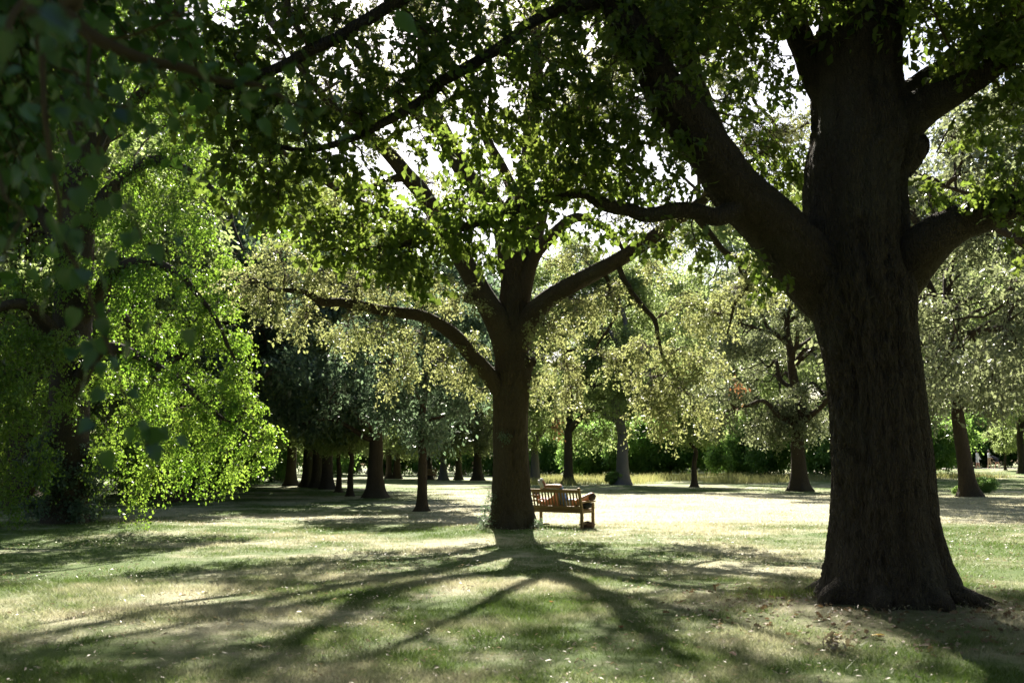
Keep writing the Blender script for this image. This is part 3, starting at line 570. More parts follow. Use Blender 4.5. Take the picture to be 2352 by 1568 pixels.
# suckers at the foot
fs = Foliage(9, leaf=.06, up=.5, hang=.1, twig_r=.003)
for u, v, Y, r in [(1118, 1195, 23.2, .22), (1125, 1140, 23.1, .16), (1112, 1170, 23.1, .15), (1236, 1200, 23.1, .12), (1160, 1000, 23.0, .16), (1105, 1208, 23.0, .14)]:
    Q = P(u, v, Y); A = np.array((mb[0] + (Q[0] - mb[0]) * .6, D1 - .15, max(.02, Q[2] - .25))); fs.mass(A, Q, r, 16, 12, r0=.006)
obj('sucker_stems', fs.twig_mesh('sucker_stems', M_TWIG, mb), mid)
tag(obj('sucker_foliage', fs.leaf_mesh('sucker_foliage', LEAF_SLIM, M_LEAF_DARK, mb), mid), kind='stuff')

# ---------------- lime tree, left
D2 = 24.9
lb = P(150, 1206, D2); lb[2] = float(ground(lb[0], lb[1]))
lime = thing('lime_tree', 'lime tree at left with glowing green leaves hanging near the ground', 'tree', lb)
lt = [(150, 1222, D2, 62), (150, 1200, D2, 54), (152, 1150, D2, 48), (155, 1050, D2, 45), (160, 900, D2, 43), (170, 700, D2, 42), (180, 500, D2, 38), (190, 300, D2, 32), (200, 100, D2, 26), (205, -150, D2, 18), (210, -350, D2, 8)]
pts, rad = limb_pts(lt); V, F, C3 = tube(pts, rad, 40, .015, 1, 70)
obj('trunk', mk_mesh('lime_trunk', V - lb, [F, C3], M_BARK), lime); LTR = pts
r7 = np.random.default_rng(79); LL = []
def ll(lst, sd):
    p, r = limb('limb', lst, lime, M_BARK, lb, 12, .005, sd, .05); LL.append(p)
ll([(170, 760, D2, 20), (250, 640, 24.3, 16), (330, 600, 23.8, 12), (420, 640, 23.4, 8), (500, 740, 23.2, 5), (560, 880, 23, 2)], 71)
ll([(165, 900, D2, 20), (240, 800, 24, 14), (330, 820, 23.4, 10), (420, 880, 23, 7), (520, 960, 22.8, 4), (600, 1010, 22.6, 2)], 72)
ll([(180, 560, D2, 20), (260, 430, 25, 16), (350, 370, 25, 12), (450, 400, 24.6, 8), (520, 480, 24.2, 5), (560, 580, 24, 2)], 73)
ll([(185, 420, D2, 18), (280, 260, 25.5, 14), (380, 180, 25.8, 10), (470, 190, 25.8, 6), (540, 260, 25.6, 3)], 74)
ll([(160, 820, D2, 20), (90, 720, 23.8, 16), (20, 700, 23, 12), (-80, 760, 22.4, 8), (-160, 900, 22, 3)], 75)
ll([(175, 640, D2, 20), (90, 480, 25.2, 16), (0, 400, 25.4, 12), (-120, 420, 25.4, 8), (-220, 560, 25.2, 3)], 76)
ll([(190, 350, D2, 16), (130, 180, 25.4, 12), (60, 60, 25.8, 8), (-20, 20, 26, 4)], 77)
ll([(165, 800, 25.2, 18), (220, 720, 27, 14), (300, 740, 28.2, 10), (360, 860, 28.8, 5)], 78)
fl_ = Foliage(8, leaf=.072, up=.55, hang=.7, twig_r=.005, rnd=.75, every=2)
ALL = np.vstack(LL)
cl_ = [(300, 520, 24.5, .8), (380, 480, 24.4, .8), (450, 520, 24, .8), (520, 600, 23.8, .6), (340, 620, 23.8, .8), (420, 640, 23.4, .8), (500, 700, 23.4, .8), (540, 780, 23.2, .6), (300, 700, 23.8, .8), (380, 740, 23.4, .8), (460, 780, 23.2, .8), (540, 860, 23, .7), (330, 820, 23.3, .7), (420, 860, 23, .8), (500, 900, 22.9, .8), (570, 930, 22.7, .6), (610, 990, 22.6, .45), (350, 920, 23.2, .7), (440, 960, 22.9, .7), (520, 1000, 22.8, .7), (590, 1040, 22.6, .5), (300, 980, 23.4, .7), (380, 1030, 23, .7), (450, 1060, 22.9, .6), (520, 1080, 22.8, .5), (340, 1090, 23, .5), (260, 880, 23.8, .7), (250, 1060, 23.6, .6), (310, 1140, 23, .35), (270, 620, 24, .7), (320, 400, 25, .9), (410, 350, 25, .9), (480, 410, 24.8, .7), (300, 260, 25.4, .9), (390, 220, 25.6, .9), (480, 250, 25.6, .7), (280, 130, 25.5, .9), (220, 480, 24.4, .8), (180, 620, 24, .8), (120, 560, 24.4, .8), (60, 640, 23.6, .8), (20, 760, 23, .8), (80, 800, 23.4, .8), (150, 780, 23.6, .7), (30, 880, 22.8, .7), (-40, 840, 22.6, .8), (60, 960, 23, .7), (0, 1010, 22.8, .6), (90, 1060, 23.2, .6), (30, 1100, 22.9, .5), (20, 1160, 22.8, .4), (150, 920, 23.8, .6), (120, 400, 25, .9), (40, 420, 25, .9), (-40, 520, 25, .9), (160, 280, 25.4, .9), (80, 180, 25.6, .9), (0, 140, 25.8, .9), (180, 100, 25.4, .9), (60, 20, 25.6, 1.0), (-60, 300, 25.6, 1.0), (200, -60, 25.4, 1.0), (80, -160, 25.4, 1.0), (250, 0, 25.4, .9), (230, 760, 26.8, .9), (300, 840, 28, .9), (360, 920, 28.6, .9), (300, 1000, 28.4, .8), (390, 1060, 28.4, .6), (200, 980, 27, .8), (120, 1020, 27, .8), (60, 900, 27, .9), (-60, 1000, 24, .8), (-80, 700, 24, .9), (200, -200, 25, 1.0)]
for u, v, Y, r in cl_:
    Q = P(u, v, Y); a = near_pt(ALL, Q); fl_.mass(a, Q, (r, r, r * .85), int(42 * (r / .8) ** 2) + 6, 30, r0=.014, droop=.5, arch=.1, wig=.2)
for q in range(60):
    Q = np.array((r7.uniform(-17, -7), r7.uniform(24, 30), r7.uniform(8.5, 16))); fl_.mass(near_pt(ALL, Q) if q % 2 else LTR[int(len(LTR) * r7.uniform(.6, .98))], Q, (1.1, 1.1, .8), 30, 16, r0=.03, leaf=.12)
obj('twigs', fl_.twig_mesh('lime_twigs', M_TWIG, lb), lime)
tag(obj('foliage', fl_.leaf_mesh('lime_foliage', LEAF_ROUND, M_LEAF_LIME, lb), lime), kind='stuff')
# dark thicket of suckers round the lime trunk
fk = Foliage(10, leaf=.075, up=.4, hang=.3, twig_r=.005)
for q in range(44):
    a = r7.uniform(0, 2 * np.pi); rr = r7.uniform(.35, .95); z = r7.uniform(.15, 2.3) * (1.15 - rr * .4)
    Q = lb + np.array((math.cos(a) * rr * 1.05, math.sin(a) * rr, z)); fk.mass(lb + np.array((math.cos(a) * .35, math.sin(a) * .35, max(.02, z - .5))), Q, .34, 18, 18, r0=.01, droop=.1)
obj('sucker_stems', fk.twig_mesh('lime_suckers', M_TWIG, lb), lime)
tag(obj('sucker_foliage', fk.leaf_mesh('lime_sucker_foliage', LEAF_ROUND, M_LEAF_DARK, lb), lime), kind='stuff')

# ------------------------------------------------------------------ background trees (built at the origin, then placed)
def bgtree(name, H, Rc, cb, tr, seed, nm=60, ntw=26, nlf=20, leaf=.12, lean=(0, 0), mat=None, bark=None, droop=.25, tmpl=LEAF_DIAMOND, lobes=1.0, hang=.3, limbs=10):
    r = np.random.default_rng(seed); f = Foliage(seed + 100, leaf=leaf, up=.6, hang=hang, twig_r=.009, every=4)
    K = 9; t = np.linspace(0, 1, K); top = H * .82
    tp = np.c_[lean[0] * t * top + r.normal(0, .016 * H, K) * (t > .3), lean[1] * t * top + r.normal(0, .016 * H, K) * (t > .3), t * top - .08]
    trd = tr * (1 - .86 * t ** .9); pts = catmull(np.c_[tp, trd], 10); rad = pts[:, 3] + tr * .75 * np.exp(-np.maximum(pts[:, 2], 0) / (tr * .9)); pts = pts[:, :3]
    flt = lambda a, L: 1 + .07 * fbm(np.stack((np.cos(a) * 1.8 + 0 * L, np.sin(a) * 1.8 + 0 * L, 0 * a + L * .3), -1), 2, seed) + np.exp(-L / (tr * 1.2)) * np.cos(a * 5 + seed) * .12
    ex = [tube(pts, rad, 20, .01, 1, seed, True, flt)]
    zc = (cb + H) / 2; hz = (H - cb) / 2; ends = []
    for q in range(limbs):
        ta = r.uniform(max(.2, (cb + .5) / top), .85); A = pts[int(ta * (len(pts) - 1))]; az = q * 2.4 + r.normal(0, .3)
        d = np.array((math.cos(az), math.sin(az), r.uniform(.15, .8))); Ln = Rc * r.uniform(.55, .85) * (1.15 - .5 * ta)
        mid_ = A + d * Ln * .5 + np.array((0, 0, r.uniform(0, .25) * Ln)); E = A + d * Ln
        c = catmull(np.array([A, (A + mid_) / 2 + r.normal(0, .05 * Ln, 3), mid_, (mid_ + E) / 2 + r.normal(0, .06 * Ln, 3), E]), 4)
        ex.append(tube(c, np.linspace(tr * .42 * (1.1 - ta * .6), tr * .1, len(c)), 8, 0, 1, q, True)); ends.append(c[5:])
    ends = np.vstack(ends + [pts[int(len(pts) * .6):]])
    C = []
    while len(C) < nm:
        d = unit(r.normal(size=3)); m = r.uniform(.45, 1) ** .6; p = np.array((d[0] * Rc, d[1] * Rc, d[2] * hz)) * m
        w = 1 + .35 * lobes * float(vnoise(np.array([d * 1.8 + seed]), seed)[0]); low = 1 - .22 * (d[2] > .5)
        C.append(p * w * low + np.array((lean[0] * zc, lean[1] * zc, zc)))
    rm = Rc * (2.2 / math.sqrt(nm)) * .9
    for c in C:
        if c[2] < cb * .7: c[2] = cb * .7 + r.uniform(0, .4)
        a = ends[np.argmin(np.linalg.norm(ends - c, axis=1))]
        s = r.uniform(.75, 1.25); f.mass(a, c, (rm * s, rm * s, rm * s * .7), ntw, nlf, r0=.03 * Rc / 4, droop=droop, wig=.15)
    V, F = join(ex); V2, F2 = join(f.tb); o_ = len(V)
    allF = F + [x + o_ for x in F2]
    tm = mk_mesh(name + '_wood', np.vstack((V, V2)), allF, bark or M_BARK2)
    lm = f.leaf_mesh(name + '_crown', tmpl, mat, np.zeros(3)); return tm, lm
def place(meshes, name, label, p, rot=0.0, s=1.0, sz=None, group=None, cat='tree'):
    p = np.array(p, float); p[2] = float(ground(p[0], p[1])); t = thing(name, label, cat, p, group)
    t.rotation_euler[2] = rot; t.scale = (s, s, sz or s)
    obj('trunk' if cat == 'tree' else 'stems', meshes[0], t); tag(obj('crown' if cat == 'tree' else 'foliage', meshes[1], t), kind='stuff'); return t

B_DARK = bgtree('dark', 10.5, 4.3, 1.7, .30, 201, 100, 32, 16, .185, mat=M_LEAF_DARK, droop=.3, limbs=12)
B_HOLLY = bgtree('holly', 7.4, 2.4, 2.0, .15, 202, 56, 28, 20, .125, mat=M_LEAF_DARK, droop=.25)
B_TALL = bgtree('tall', 17.5, 6.2, 2.6, .34, 203, 130, 30, 15, .205, mat=M_LEAF_WOOD, bark=M_BARK)
B_GREY = bgtree('grey', 13.5, 5.2, 1.6, .40, 204, 120, 30, 16, .16, mat=M_LEAF_GREY, limbs=16)
B_PALE = bgtree('pale', 15, 3.8, 3.0, .38, 205, 80, 28, 20, .16, mat=M_LEAF_WOOD, bark=M_GREYBARK)
B_LEAN = bgtree('lean', 13.5, 5.0, 2.6, .28, 206, 130, 30, 15, .155, lean=(-.10, 0), mat=M_LEAF_GREY, limbs=16)
B_SHRUB = bgtree('shrub', 3.4, 2.2, .25, .10, 207, 60, 24, 18, .16, mat=M_LEAF_FRESH, limbs=12)
B_SMALL = bgtree('small', 6.4, 2.4, 1.9, .17, 208, 44, 26, 18, .15, mat=M_LEAF_WOOD)
print('foliage ok')

place(B_DARK, 'holm_oak', 'dark evergreen tree with flared roots left of the middle oak', G(862, 1141), .5, 1.25)
place(B_HOLLY, 'holly_tree', 'slim straight dark trunk standing alone left of the middle oak', G(970, 1171), 1.0, 1.15)
place(B_SMALL, 'young_tree', 'slender young tree just left of the flared evergreen trunk', G(804, 1138), 2.0, .95)
place(B_SMALL, 'young_tree', 'slenderest young tree between the dark row and its slender neighbour', G(778, 1129), 3.1, .9)
for k, (u, v, s, lab) in enumerate([(751, 1122, 1.0, 'rightmost big trunk of the dark row of four at left'), (729, 1119, 1.05, 'second big trunk from the right in the dark row at left'), (706, 1117, 1.0, 'third big trunk from the right in the dark row at left'), (668, 1114, 1.05, 'leftmost leaning big trunk of the dark row at left')]):
    place(B_TALL, 'oak_tree', lab, G(u, v), k * 1.7 + .3, s, group='row of big trees at left')
for k, (u, v, s, lab) in enumerate([(1053, 1101, .9, 'far dark trunk left of the middle oak at the meadow end'), (1097, 1102, 1.0, 'far broad trunk just left of the middle oak'), (985, 1100, .9, 'far dark trunk right behind the slim holly trunk'), (912, 1098, .9, 'far trunk right of the flared evergreen'), (893, 1098, .85, 'farthest small trunk beside the flared evergreen')]):
    place(B_GREY if k % 2 else B_TALL, 'park_tree', lab, G(u, v), k * 2.1, s, group='far trees at the meadow end')
place(B_PALE, 'plane_tree', 'far pale trunk between two dark ones at the meadow end', G(1018, 1101), .4, .9)
place(B_PALE, 'plane_tree', 'narrow grey trunk just right of the middle oak', G(1229, 1107), 1.4, .95)
place(B_TALL, 'park_tree', 'dark forked tree beyond the bench with a spray of dead leaves', G(1306, 1110), 2.2, 1.05)
place(B_PALE, 'plane_tree', 'pale grey trunk with swollen base right of the bench', G(1430, 1112), 5.0, 1.2)
place(B_SMALL, 'young_tree', 'slim brown trunk standing on the sunlit far meadow', G(1595, 1117), .9, 1.15)
place(B_GREY, 'holm_oak', 'big grey evergreen with flared trunk left of the near oak', G(1836, 1126), .2, 1.1)
place(B_LEAN, 'holm_oak', 'leaning slim dark trunk right of the near oak', G(2228, 1139), 0.0, 1.35)
place(B_TALL, 'park_tree', 'broad trunk at the far right edge by the path', G(2348, 1086), 1.0, .9)
place(B_SMALL, 'young_tree', 'thin young stem beside the path at far right', G(2309, 1080), 1.0, .7)
# wood behind: trees that read as one dark edge, each still a tree
rb = np.random.default_rng(300); n = 0
for row, (y0, cnt, xs) in enumerate([(106, 10, 62), (128, 11, 80), (154, 12, 104)]):
    for q in range(cnt):
        x = -xs + 2 * xs * (q + .5) / cnt + rb.normal(0, 2.0); y = y0 + rb.normal(0, 4) + (10 if -18 < x < -2 and row == 0 else 0)
        if row == 0 and 2 < x < 46: continue
        place((B_TALL, B_GREY, B_TALL, B_PALE)[rb.integers(0, 4)], 'woodland_tree', 'tree of the dense wood closing the view behind the meadow', (x, y, 0), rb.uniform(0, 6.28), rb.uniform(1.35, 1.75) if row else rb.uniform(.95, 1.15), group='trees of the far wood'); n += 1
for x, y, s in [(-22, 62, 1.15), (-30, 52, 1.2), (-27, 74, 1.2), (-36, 66, 1.2), (-19, 84, 1.2), (-42, 44, 1.1), (42, 70, 1.2), (26, 78, 1.15), (50, 84, 1.2), (20, 90, 1.2), (-21, 37, 1.0), (-27, 34, 1.1), (-16, 52, 1.1), (-34, 38, 1.1), (-23, 47, 1.1)]:
    place((B_TALL, B_GREY)[int(abs(x)) % 2], 'woodland_tree', 'tree of the side woods left and right of the meadow', (x, y, 0), rb.uniform(0, 6.28), s * 1.25, group='trees of the side woods')
for q in range(26):
    x = -66 + 132 * (q + .5) / 26 + rb.normal(0, 1); place(B_SHRUB, 'shrub', 'dark undergrowth bush between the trunks of the far wood', (x, 112 + rb.normal(0, 3), 0), rb.uniform(0, 6), rb.uniform(1.6, 2.2), sz=rb.uniform(1.7, 2.4), group='undergrowth of the far wood', cat='shrub')
for x, y in [(-15, 60), (-19, 66), (-24, 56), (-29, 62), (-20, 78), (-26, 84), (-34, 56), (-14, 47), (-38, 48)]:
    place(B_SHRUB, 'shrub', 'undergrowth bush in the shade of the left wood', (x - 3, y, 0), rb.uniform(0, 6), 1.2, group='undergrowth of the left wood', cat='shrub')
for x, y in [(-9, -6), (-3, -11), (5, -7), (13, -1), (10, -14), (-13, -14), (1, -21), (18, 8), (17, 19), (-15, 9), (-18, -2), (20, -10)]:
    place((B_TALL, B_GREY)[int(abs(x)) % 2], 'park_tree', 'tall park tree standing behind the viewpoint or beside it', (x, y, 0), rb.uniform(0, 6), 1.1, group='park trees round the viewpoint')
shr = [(1262, 1092, 1.2), (1345, 1094, 1.1), (1400, 1093, 1.3), (1475, 1092, 1.3), (1540, 1090, 1.1), (1700, 1092, 1.0), (1760, 1093, 1.1), (1900, 1095, 1.3), (1960, 1096, 1.2), (1640, 1086, 1.4), (2130, 1092, 1.1), (2185, 1072, 1.4), (2260, 1070, 1.5), (2330, 1069, 1.5), (560, 1112, 1.0), (480, 1120, 1.0), (620, 1106, 1.2)]
place(B_DARK, 'holm_oak', 'dark evergreen trunk half hidden under the lime branches', (-13.5, 40, 0), 1.9, 1.3)
place(B_TALL, 'park_tree', 'tall dark tree close behind the lime at the left edge', (-16.5, 33.5, 0), 2.9, 1.05)
place(B_GREY, 'holm_oak', 'grey evergreen crown filling the upper right edge behind the near oak', (20.5, 37, 0), 2.9, 1.45)
names = ['beneath the forked tree beyond the bench', 'right of the forked tree beyond the bench', 'left of the pale grey trunk', 'right of the pale grey trunk', 'left of the slim meadow trunk', 'with pale sprays right of the slim meadow trunk', 'left of the grey evergreen trunk', 'right of the grey evergreen trunk', 'just left of the near oak trunk', 'behind the slim meadow trunk', 'right of the near oak trunk', 'behind the path, leftmost', 'behind the strolling people', 'behind the path, rightmost', 'below the lime branches', 'under the lime near its trunk', 'at the left end of the dark tree row']
for k, ((u, v, s), w) in enumerate(zip(shr, names)):
    p = G(u, v) if v > 1075 else np.array([(u - 1176) / FV * 104, 104 + k, 0]); place(B_SHRUB, 'shrub', 'rounded green shrub ' + w, p, k * 1.3, s * (1.25 if v < 1100 else 1.0), sz=s * 1.4, group='shrubs along the wood edge', cat='shrub')
place(B_SHRUB, 'shrub', 'small green bush at the foot of the leaning trunk', G(2256, 1133), .4, .28, cat='shrub')
place(B_SHRUB, 'shrub', 'tiny dark bush on the left of the leaning trunk foot', G(2205, 1137), 1.4, .16, cat='shrub')
place(B_SHRUB, 'shrub', 'small bush at the foot of the pale grey trunk', G(1410, 1112), 1.4, .3, cat='shrub')

exec_people = True
# ------------------------------------------------------------------ bench
M_WOOD = plain('weathered_teak', (.30, .20, .10), .75, (.17, .11, .055), 9, .3, (4, 4, 4), .3)
def box(sx, sy, sz, bev=.006):
    """bevelled box centred at the origin"""
    x, y, z = sx / 2, sy / 2, sz / 2; b = min(bev, x * .4, y * .4, z * .4)
    V = []; 
    for s in (1, -1):
        V += [(x - b, y - b, s * z), (-x + b, y - b, s * z), (-x + b, -y + b, s * z), (x - b, -y + b, s * z)]
        V += [(x, y - b, s * (z - b)), (x - b, y, s * (z - b)), (-x + b, y, s * (z - b)), (-x, y - b, s * (z - b)), (-x, -y + b, s * (z - b)), (-x + b, -y, s * (z - b)), (x - b, -y, s * (z - b)), (x, -y + b, s * (z - b))]
    import bmesh
    bm = bmesh.new(); [bm.verts.new(v) for v in V]; bmesh.ops.convex_hull(bm, input=list(bm.verts))
    bm.verts.ensure_lookup_table(); bm.verts.index_update()
    VV = np.array([v.co for v in bm.verts]); FF = [[v.index for v in f.verts] for f in bm.faces]; bm.free(); return VV, FF
def poly_mesh(name, V, F, mat):
    me = bpy.data.meshes.new(name); me.from_pydata([tuple(v) for v in V], [], F); me.materials.append(mat); me.update(); return me
def bar(name, A, B, w, h, parent, mat, side=(0, 1, 0)):
    """beam from A to B, w across, h along side direction"""
    A = np.array(A, float); B = np.array(B, float); L = np.linalg.norm(B - A); ax = (B - A) / L
    s = np.array(side, float); s = s - ax * s.dot(ax); s /= np.linalg.norm(s); t = np.cross(ax, s)
    V, F = box(L, h, w); V = (A + B) / 2 + V[:, :1] * ax + V[:, 1:2] * s + V[:, 2:3] * t
    return obj(name, poly_mesh(name, V, F, mat), parent)
BA = R(35)
def make_bench(name, label, loc, rot):
    t = thing(name, label, 'bench', loc); t.rotation_euler[2] = rot
    # local: x along the bench from its right end (as seen from behind) to the left is -x ; y towards the sitter's front
    L = 1.5
    for x in (0, -L):
        bar('rear_leg', (x, 0, 0), (x, -.0, .46), .065, .065, t, M_WOOD); bar('back_post', (x, 0, .455), (x, -.14, .965), .062, .062, t, M_WOOD)
        bar('front_leg', (x, .52, 0), (x, .52, .60), .062, .062, t, M_WOOD)
        bar('armrest', (x, -.07, .625), (x, .60, .635), .075, .04, t, M_WOOD, (0, 0, 1))
        bar('side_rail', (x, .035, .40), (x, .485, .40), .04, .07, t, M_WOOD, (0, 0, 1)); bar('stretcher', (x, .035, .12), (x, .485, .12), .035, .05, t, M_WOOD, (0, 0, 1))
    bar('top_rail', (-.033, -.120, .885), (-L + .033, -.120, .885), .035, .085, t, M_WOOD, (0, -.26, 1))
    bar('lower_back_rail', (-.033, -.012, .49), (-L + .033, -.012, .49), .035, .075, t, M_WOOD, (0, -.26, 1))
    for k in range(16):
        x = -L * (k + 1) / 17; bar('back_slat', (x, -.022, .53), (x, -.108, .842), .042, .018, t, M_WOOD, (0, 1, .26))
    bar('front_rail', (-.033, .50, .40), (-L + .033, .50, .40), .035, .075, t, M_WOOD, (0, 0, 1)); bar('rear_rail', (-.033, .015, .40), (-L + .033, .015, .40), .03, .07, t, M_WOOD, (0, 0, 1))
    for k in range(6):
        y = .05 + k * .092; bar('seat_slat', (-.034, y, .451), (-L + .034, y, .451), .075, .022, t, M_WOOD, (0, 0, 1))
    return t
bp = P(1336.5, 1211, 23.95); bp[2] = float(ground(bp[0], bp[1]))
bench = make_bench('park_bench', 'slatted wooden park bench seen from behind beside the middle oak', bp, -BA)
def bw(x, y, z):
    """bench coordinates -> world"""
    c, s = math.cos(-BA), math.sin(-BA); return np.array((bp[0] + x * c - y * s, bp[1] + x * s + y * c, bp[2] + z))

# ------------------------------------------------------------------ people
M_SKIN = plain('tanned_skin', (.42, .22, .14), .55, (.36, .18, .11), 6); M_SKIN2 = plain('light_skin', (.56, .34, .25), .55, (.5, .29, .2), 6)
M_DENIM = plain('blue_denim', (.13, .22, .38), .9, (.09, .16, .30), 60); M_NAVY = plain('navy_cloth', (.025, .03, .055), .9)
M_BLACK = plain('black_cloth', (.018, .018, .02), .85); M_WHITE = plain('white_cloth', (.72, .73, .78), .85, (.6, .62, .68), 8)
M_PINK = plain('pale_pink_cloth', (.68, .48, .48), .85, (.62, .5, .52), 14); M_HAIR = plain('brown_hair', (.07, .04, .03), .6, (.03, .018, .014), 30)
M_KHAKI = plain('khaki_cloth', (.42, .32, .22), .9); M_GREYBLUE = plain('grey_shoe_canvas', (.55, .55, .62), .85, (.48, .48, .56), 40); M_SOLE = plain('white_rubber', (.75, .75, .72), .6); M_SHIRT = plain('light_blue_shirt', (.36, .46, .62), .85, (.28, .38, .55), 18)
def skin_mesh(name, verts, edges, mat, root=0, sub=2, paint=None, mats=None):
    """verts: (point, (rx, ry)); one continuous skinned surface"""
    me = bpy.data.meshes.new(name); me.from_pydata([tuple(v[0]) for v in verts], edges, []); o = bpy.data.objects.new(name, me); COL.objects.link(o)
    o.modifiers.new('s', 'SKIN'); ss = o.modifiers.new('d', 'SUBSURF'); ss.levels = sub; ss.render_levels = sub
    if not me.skin_vertices: me.skin_vertices.new()if hasattr(me.skin_vertices, 'new') else None
    lay = me.skin_vertices[0].data
    for k, v in enumerate(verts): lay[k].radius = v[1] if isinstance(v[1], tuple) else (v[1], v[1]); lay[k].use_root = (k == root)
    dg = bpy.context.evaluated_depsgraph_get(); dg.update(); res = bpy.data.meshes.new_from_object(o.evaluated_get(dg)); bpy.data.objects.remove(o)
    res.name = name; res.materials.clear()
    for m in (mats or [mat]): res.materials.append(m)
    for p in res.polygons:
        p.use_smooth = True
        if paint: p.material_index = paint(p.center)
    return res
def body(pose, girth=1.0):
    """pose: named joints -> verts, edges for a person about 1.7 m tall"""
    g = girth; V, E, I = [], [], {}
    def a(n, p, r, par=None):
        I[n] = len(V); V.append((np.asarray(p, float), (r * g, r * g)))
        if par: E.append((I[par], I[n]))
    J = {k: np.asarray(v, float) for k, v in pose.items()}
    m = lambda x, y, t=.5: J[x] * (1 - t) + J[y] * t
    a('pelvis', J['pelvis'], .125); a('waist', m('pelvis', 'chest', .5), .115, 'pelvis'); a('chest', J['chest'], .135, 'waist'); a('neck', J['neck'], .055, 'chest')
    a('jaw', m('neck', 'head', .55), .068, 'neck'); a('head', J['head'], .092, 'jaw'); a('crown', J['head'] + unit(J['head'] - J['neck']) * .075, .06, 'head')
    if 'face' in J: a('nose', J['head'] + unit(J['face']) * .105, .014, 'head')
    for s in 'lr':
        a('sh' + s, J['sh' + s], .062, 'chest'); a('el' + s, J['el' + s], .042, 'sh' + s); a('fa' + s, m('el' + s, 'wr' + s, .35), .043, 'el' + s); a('wr' + s, J['wr' + s], .028, 'fa' + s)
        d = unit(J['wr' + s] - J['el' + s]); a('pa' + s, J['wr' + s] + d * .06, .036, 'wr' + s)
        sd = unit(np.cross(d, np.array((.3, .2, 1.0)))); up = np.cross(d, sd)
        for k, (o, l) in enumerate(((-.030, .065), (-.010, .078), (.010, .073), (.028, .055))):
            q = J['wr' + s] + d * .095 + sd * o; a('f%s%d' % (s, k), q, .010, 'pa' + s); a('g%s%d' % (s, k), q + d * l * .55 + up * .008, .009, 'f%s%d' % (s, k)); a('h%s%d' % (s, k), q + d * l * .95 + up * .028, .008, 'g%s%d' % (s, k))
        a('t' + s, J['wr' + s] + d * .05 - sd * .045, .011, 'pa' + s); a('u' + s, J['wr' + s] + d * .085 - sd * .06 + up * .015, .009, 't' + s)
        a('hip' + s, J['hip' + s], .095, 'pelvis'); a('th' + s, m('hip' + s, 'kn' + s, .5), .078, 'hip' + s); a('kn' + s, J['kn' + s], .058, 'th' + s); a('ca' + s, m('kn' + s, 'an' + s, .35), .056, 'kn' + s); a('an' + s, J['an' + s], .038, 'ca' + s)
        a('he' + s, J['an' + s] * .6 + J['he' + s] * .4, .04, 'an' + s); a('to' + s, J['to' + s], .036, 'he' + s)
    return V, E
def person(name, label, base, pose, paint, mats, extras=(), group=None):
    """base: world origin; pose in world metres"""
    t = thing(name, label, 'person', base, group); V, E = body({k: (np.asarray(v) - base if k != 'face' else v) for k, v in pose.items()})
    Jn = {k: np.asarray(v) - base for k, v in pose.items() if k != 'face'}
    me = skin_mesh('body', V, E, mats[0], 0, 2, lambda c: paint(c, Jn), mats); obj('body', me, t)
    for nme, m in extras: obj(nme, m, t)
    return t, Jn
def ball(name, c, r, mat, n=12, squash=(1, 1, 1), noise=.0, cut=None):
    th = np.linspace(0, np.pi, n); ph = np.arange(2 * n) / (2 * n) * 2 * np.pi
    d = np.stack((np.sin(th)[:, None] * np.cos(ph), np.sin(th)[:, None] * np.sin(ph), np.cos(th)[:, None] + 0 * ph), -1)
    k = 1 + noise * fbm(d * 4, 2, 3)[..., None]; V = (c + d * r * k * np.array(squash)).reshape(-1, 3); m = 2 * n
    i = np.arange(n - 1)[:, None] * m; j = np.arange(m)[None]; F = np.stack((i + j, i + m + j, i + m + (j + 1) % m, i + (j + 1) % m), -1).reshape(-1, 4)
    return mk_mesh(name, V, [F], mat)
def shoe(name, heel, toe, up, mat):
    heel, toe = np.asarray(heel, float), np.asarray(toe, float); d = toe - heel; t = np.linspace(-.12, 1.08, 12)[:, None]; pts = heel + d * t
    L = np.array([.012, .038, .042, .042, .040, .038, .039, .042, .044, .040, .030, .01]); V, F, C = tube(pts, L, 12, 0, 1, 0, True); return mk_mesh(name, V, [F, C], mat)

# person A: on the bench, head at the right end, shins over the back rail
def pa(c, J):
    dk = lambda n: np.linalg.norm(np.array(c) - J[n])
    c = np.array(c)
    def seg(a, b):
        ab = J[b] - J[a]; t = np.clip((c - J[a]).dot(ab) / ab.dot(ab), 0, 1); return np.linalg.norm(c - J[a] - ab * t)
    ds = {'skin': min(seg('knl', 'anl'), seg('knr', 'anr')), 'arm': min(seg('shl', 'ell'), seg('ell', 'wrl'), seg('shr', 'elr'), seg('elr', 'wrr'), seg('neck', 'head')), 'trs': min(seg('hipl', 'knl'), seg('hipr', 'knr')), 'shirt': seg('pelvis', 'chest')}
    return {'skin': 0, 'arm': 0, 'trs': 1, 'shirt': 2}[min(ds, key=ds.get)]
poseA = dict(pelvis=bw(-.66, .26, .575), chest=bw(-.34, .27, .60), neck=bw(-.12, .30, .64), head=bw(0.03, .32, .735), face=(-.1, 0, 1),
    shl=bw(-.20, .10, .62), ell=bw(-.02, -.02, .70), wrl=bw(.06, .24, .80), shr=bw(-.22, .44, .62), elr=bw(-.40, .56, .58), wrr=bw(-.55, .42, .66),
    hipl=bw(-.68, .17, .58), knl=bw(-.52, -.10, .99), anl=bw(-.92, -.12, 1.00), hel=bw(-.99, -.12, .98), tol=bw(-1.06, -.13, 1.17),
    hipr=bw(-.68, .34, .58), knr=bw(-.60, .02, 1.00), anr=bw(-.98, -.06, .985), her=bw(-1.05, -.07, .96), tor=bw(-1.15, -.08, 1.13))
pA, JA = person('person', 'person lying on the bench, grey shoes and bare shins over its back', bw(-.66, .26, .46), poseA, pa, [M_SKIN, M_DENIM, M_SHIRT])
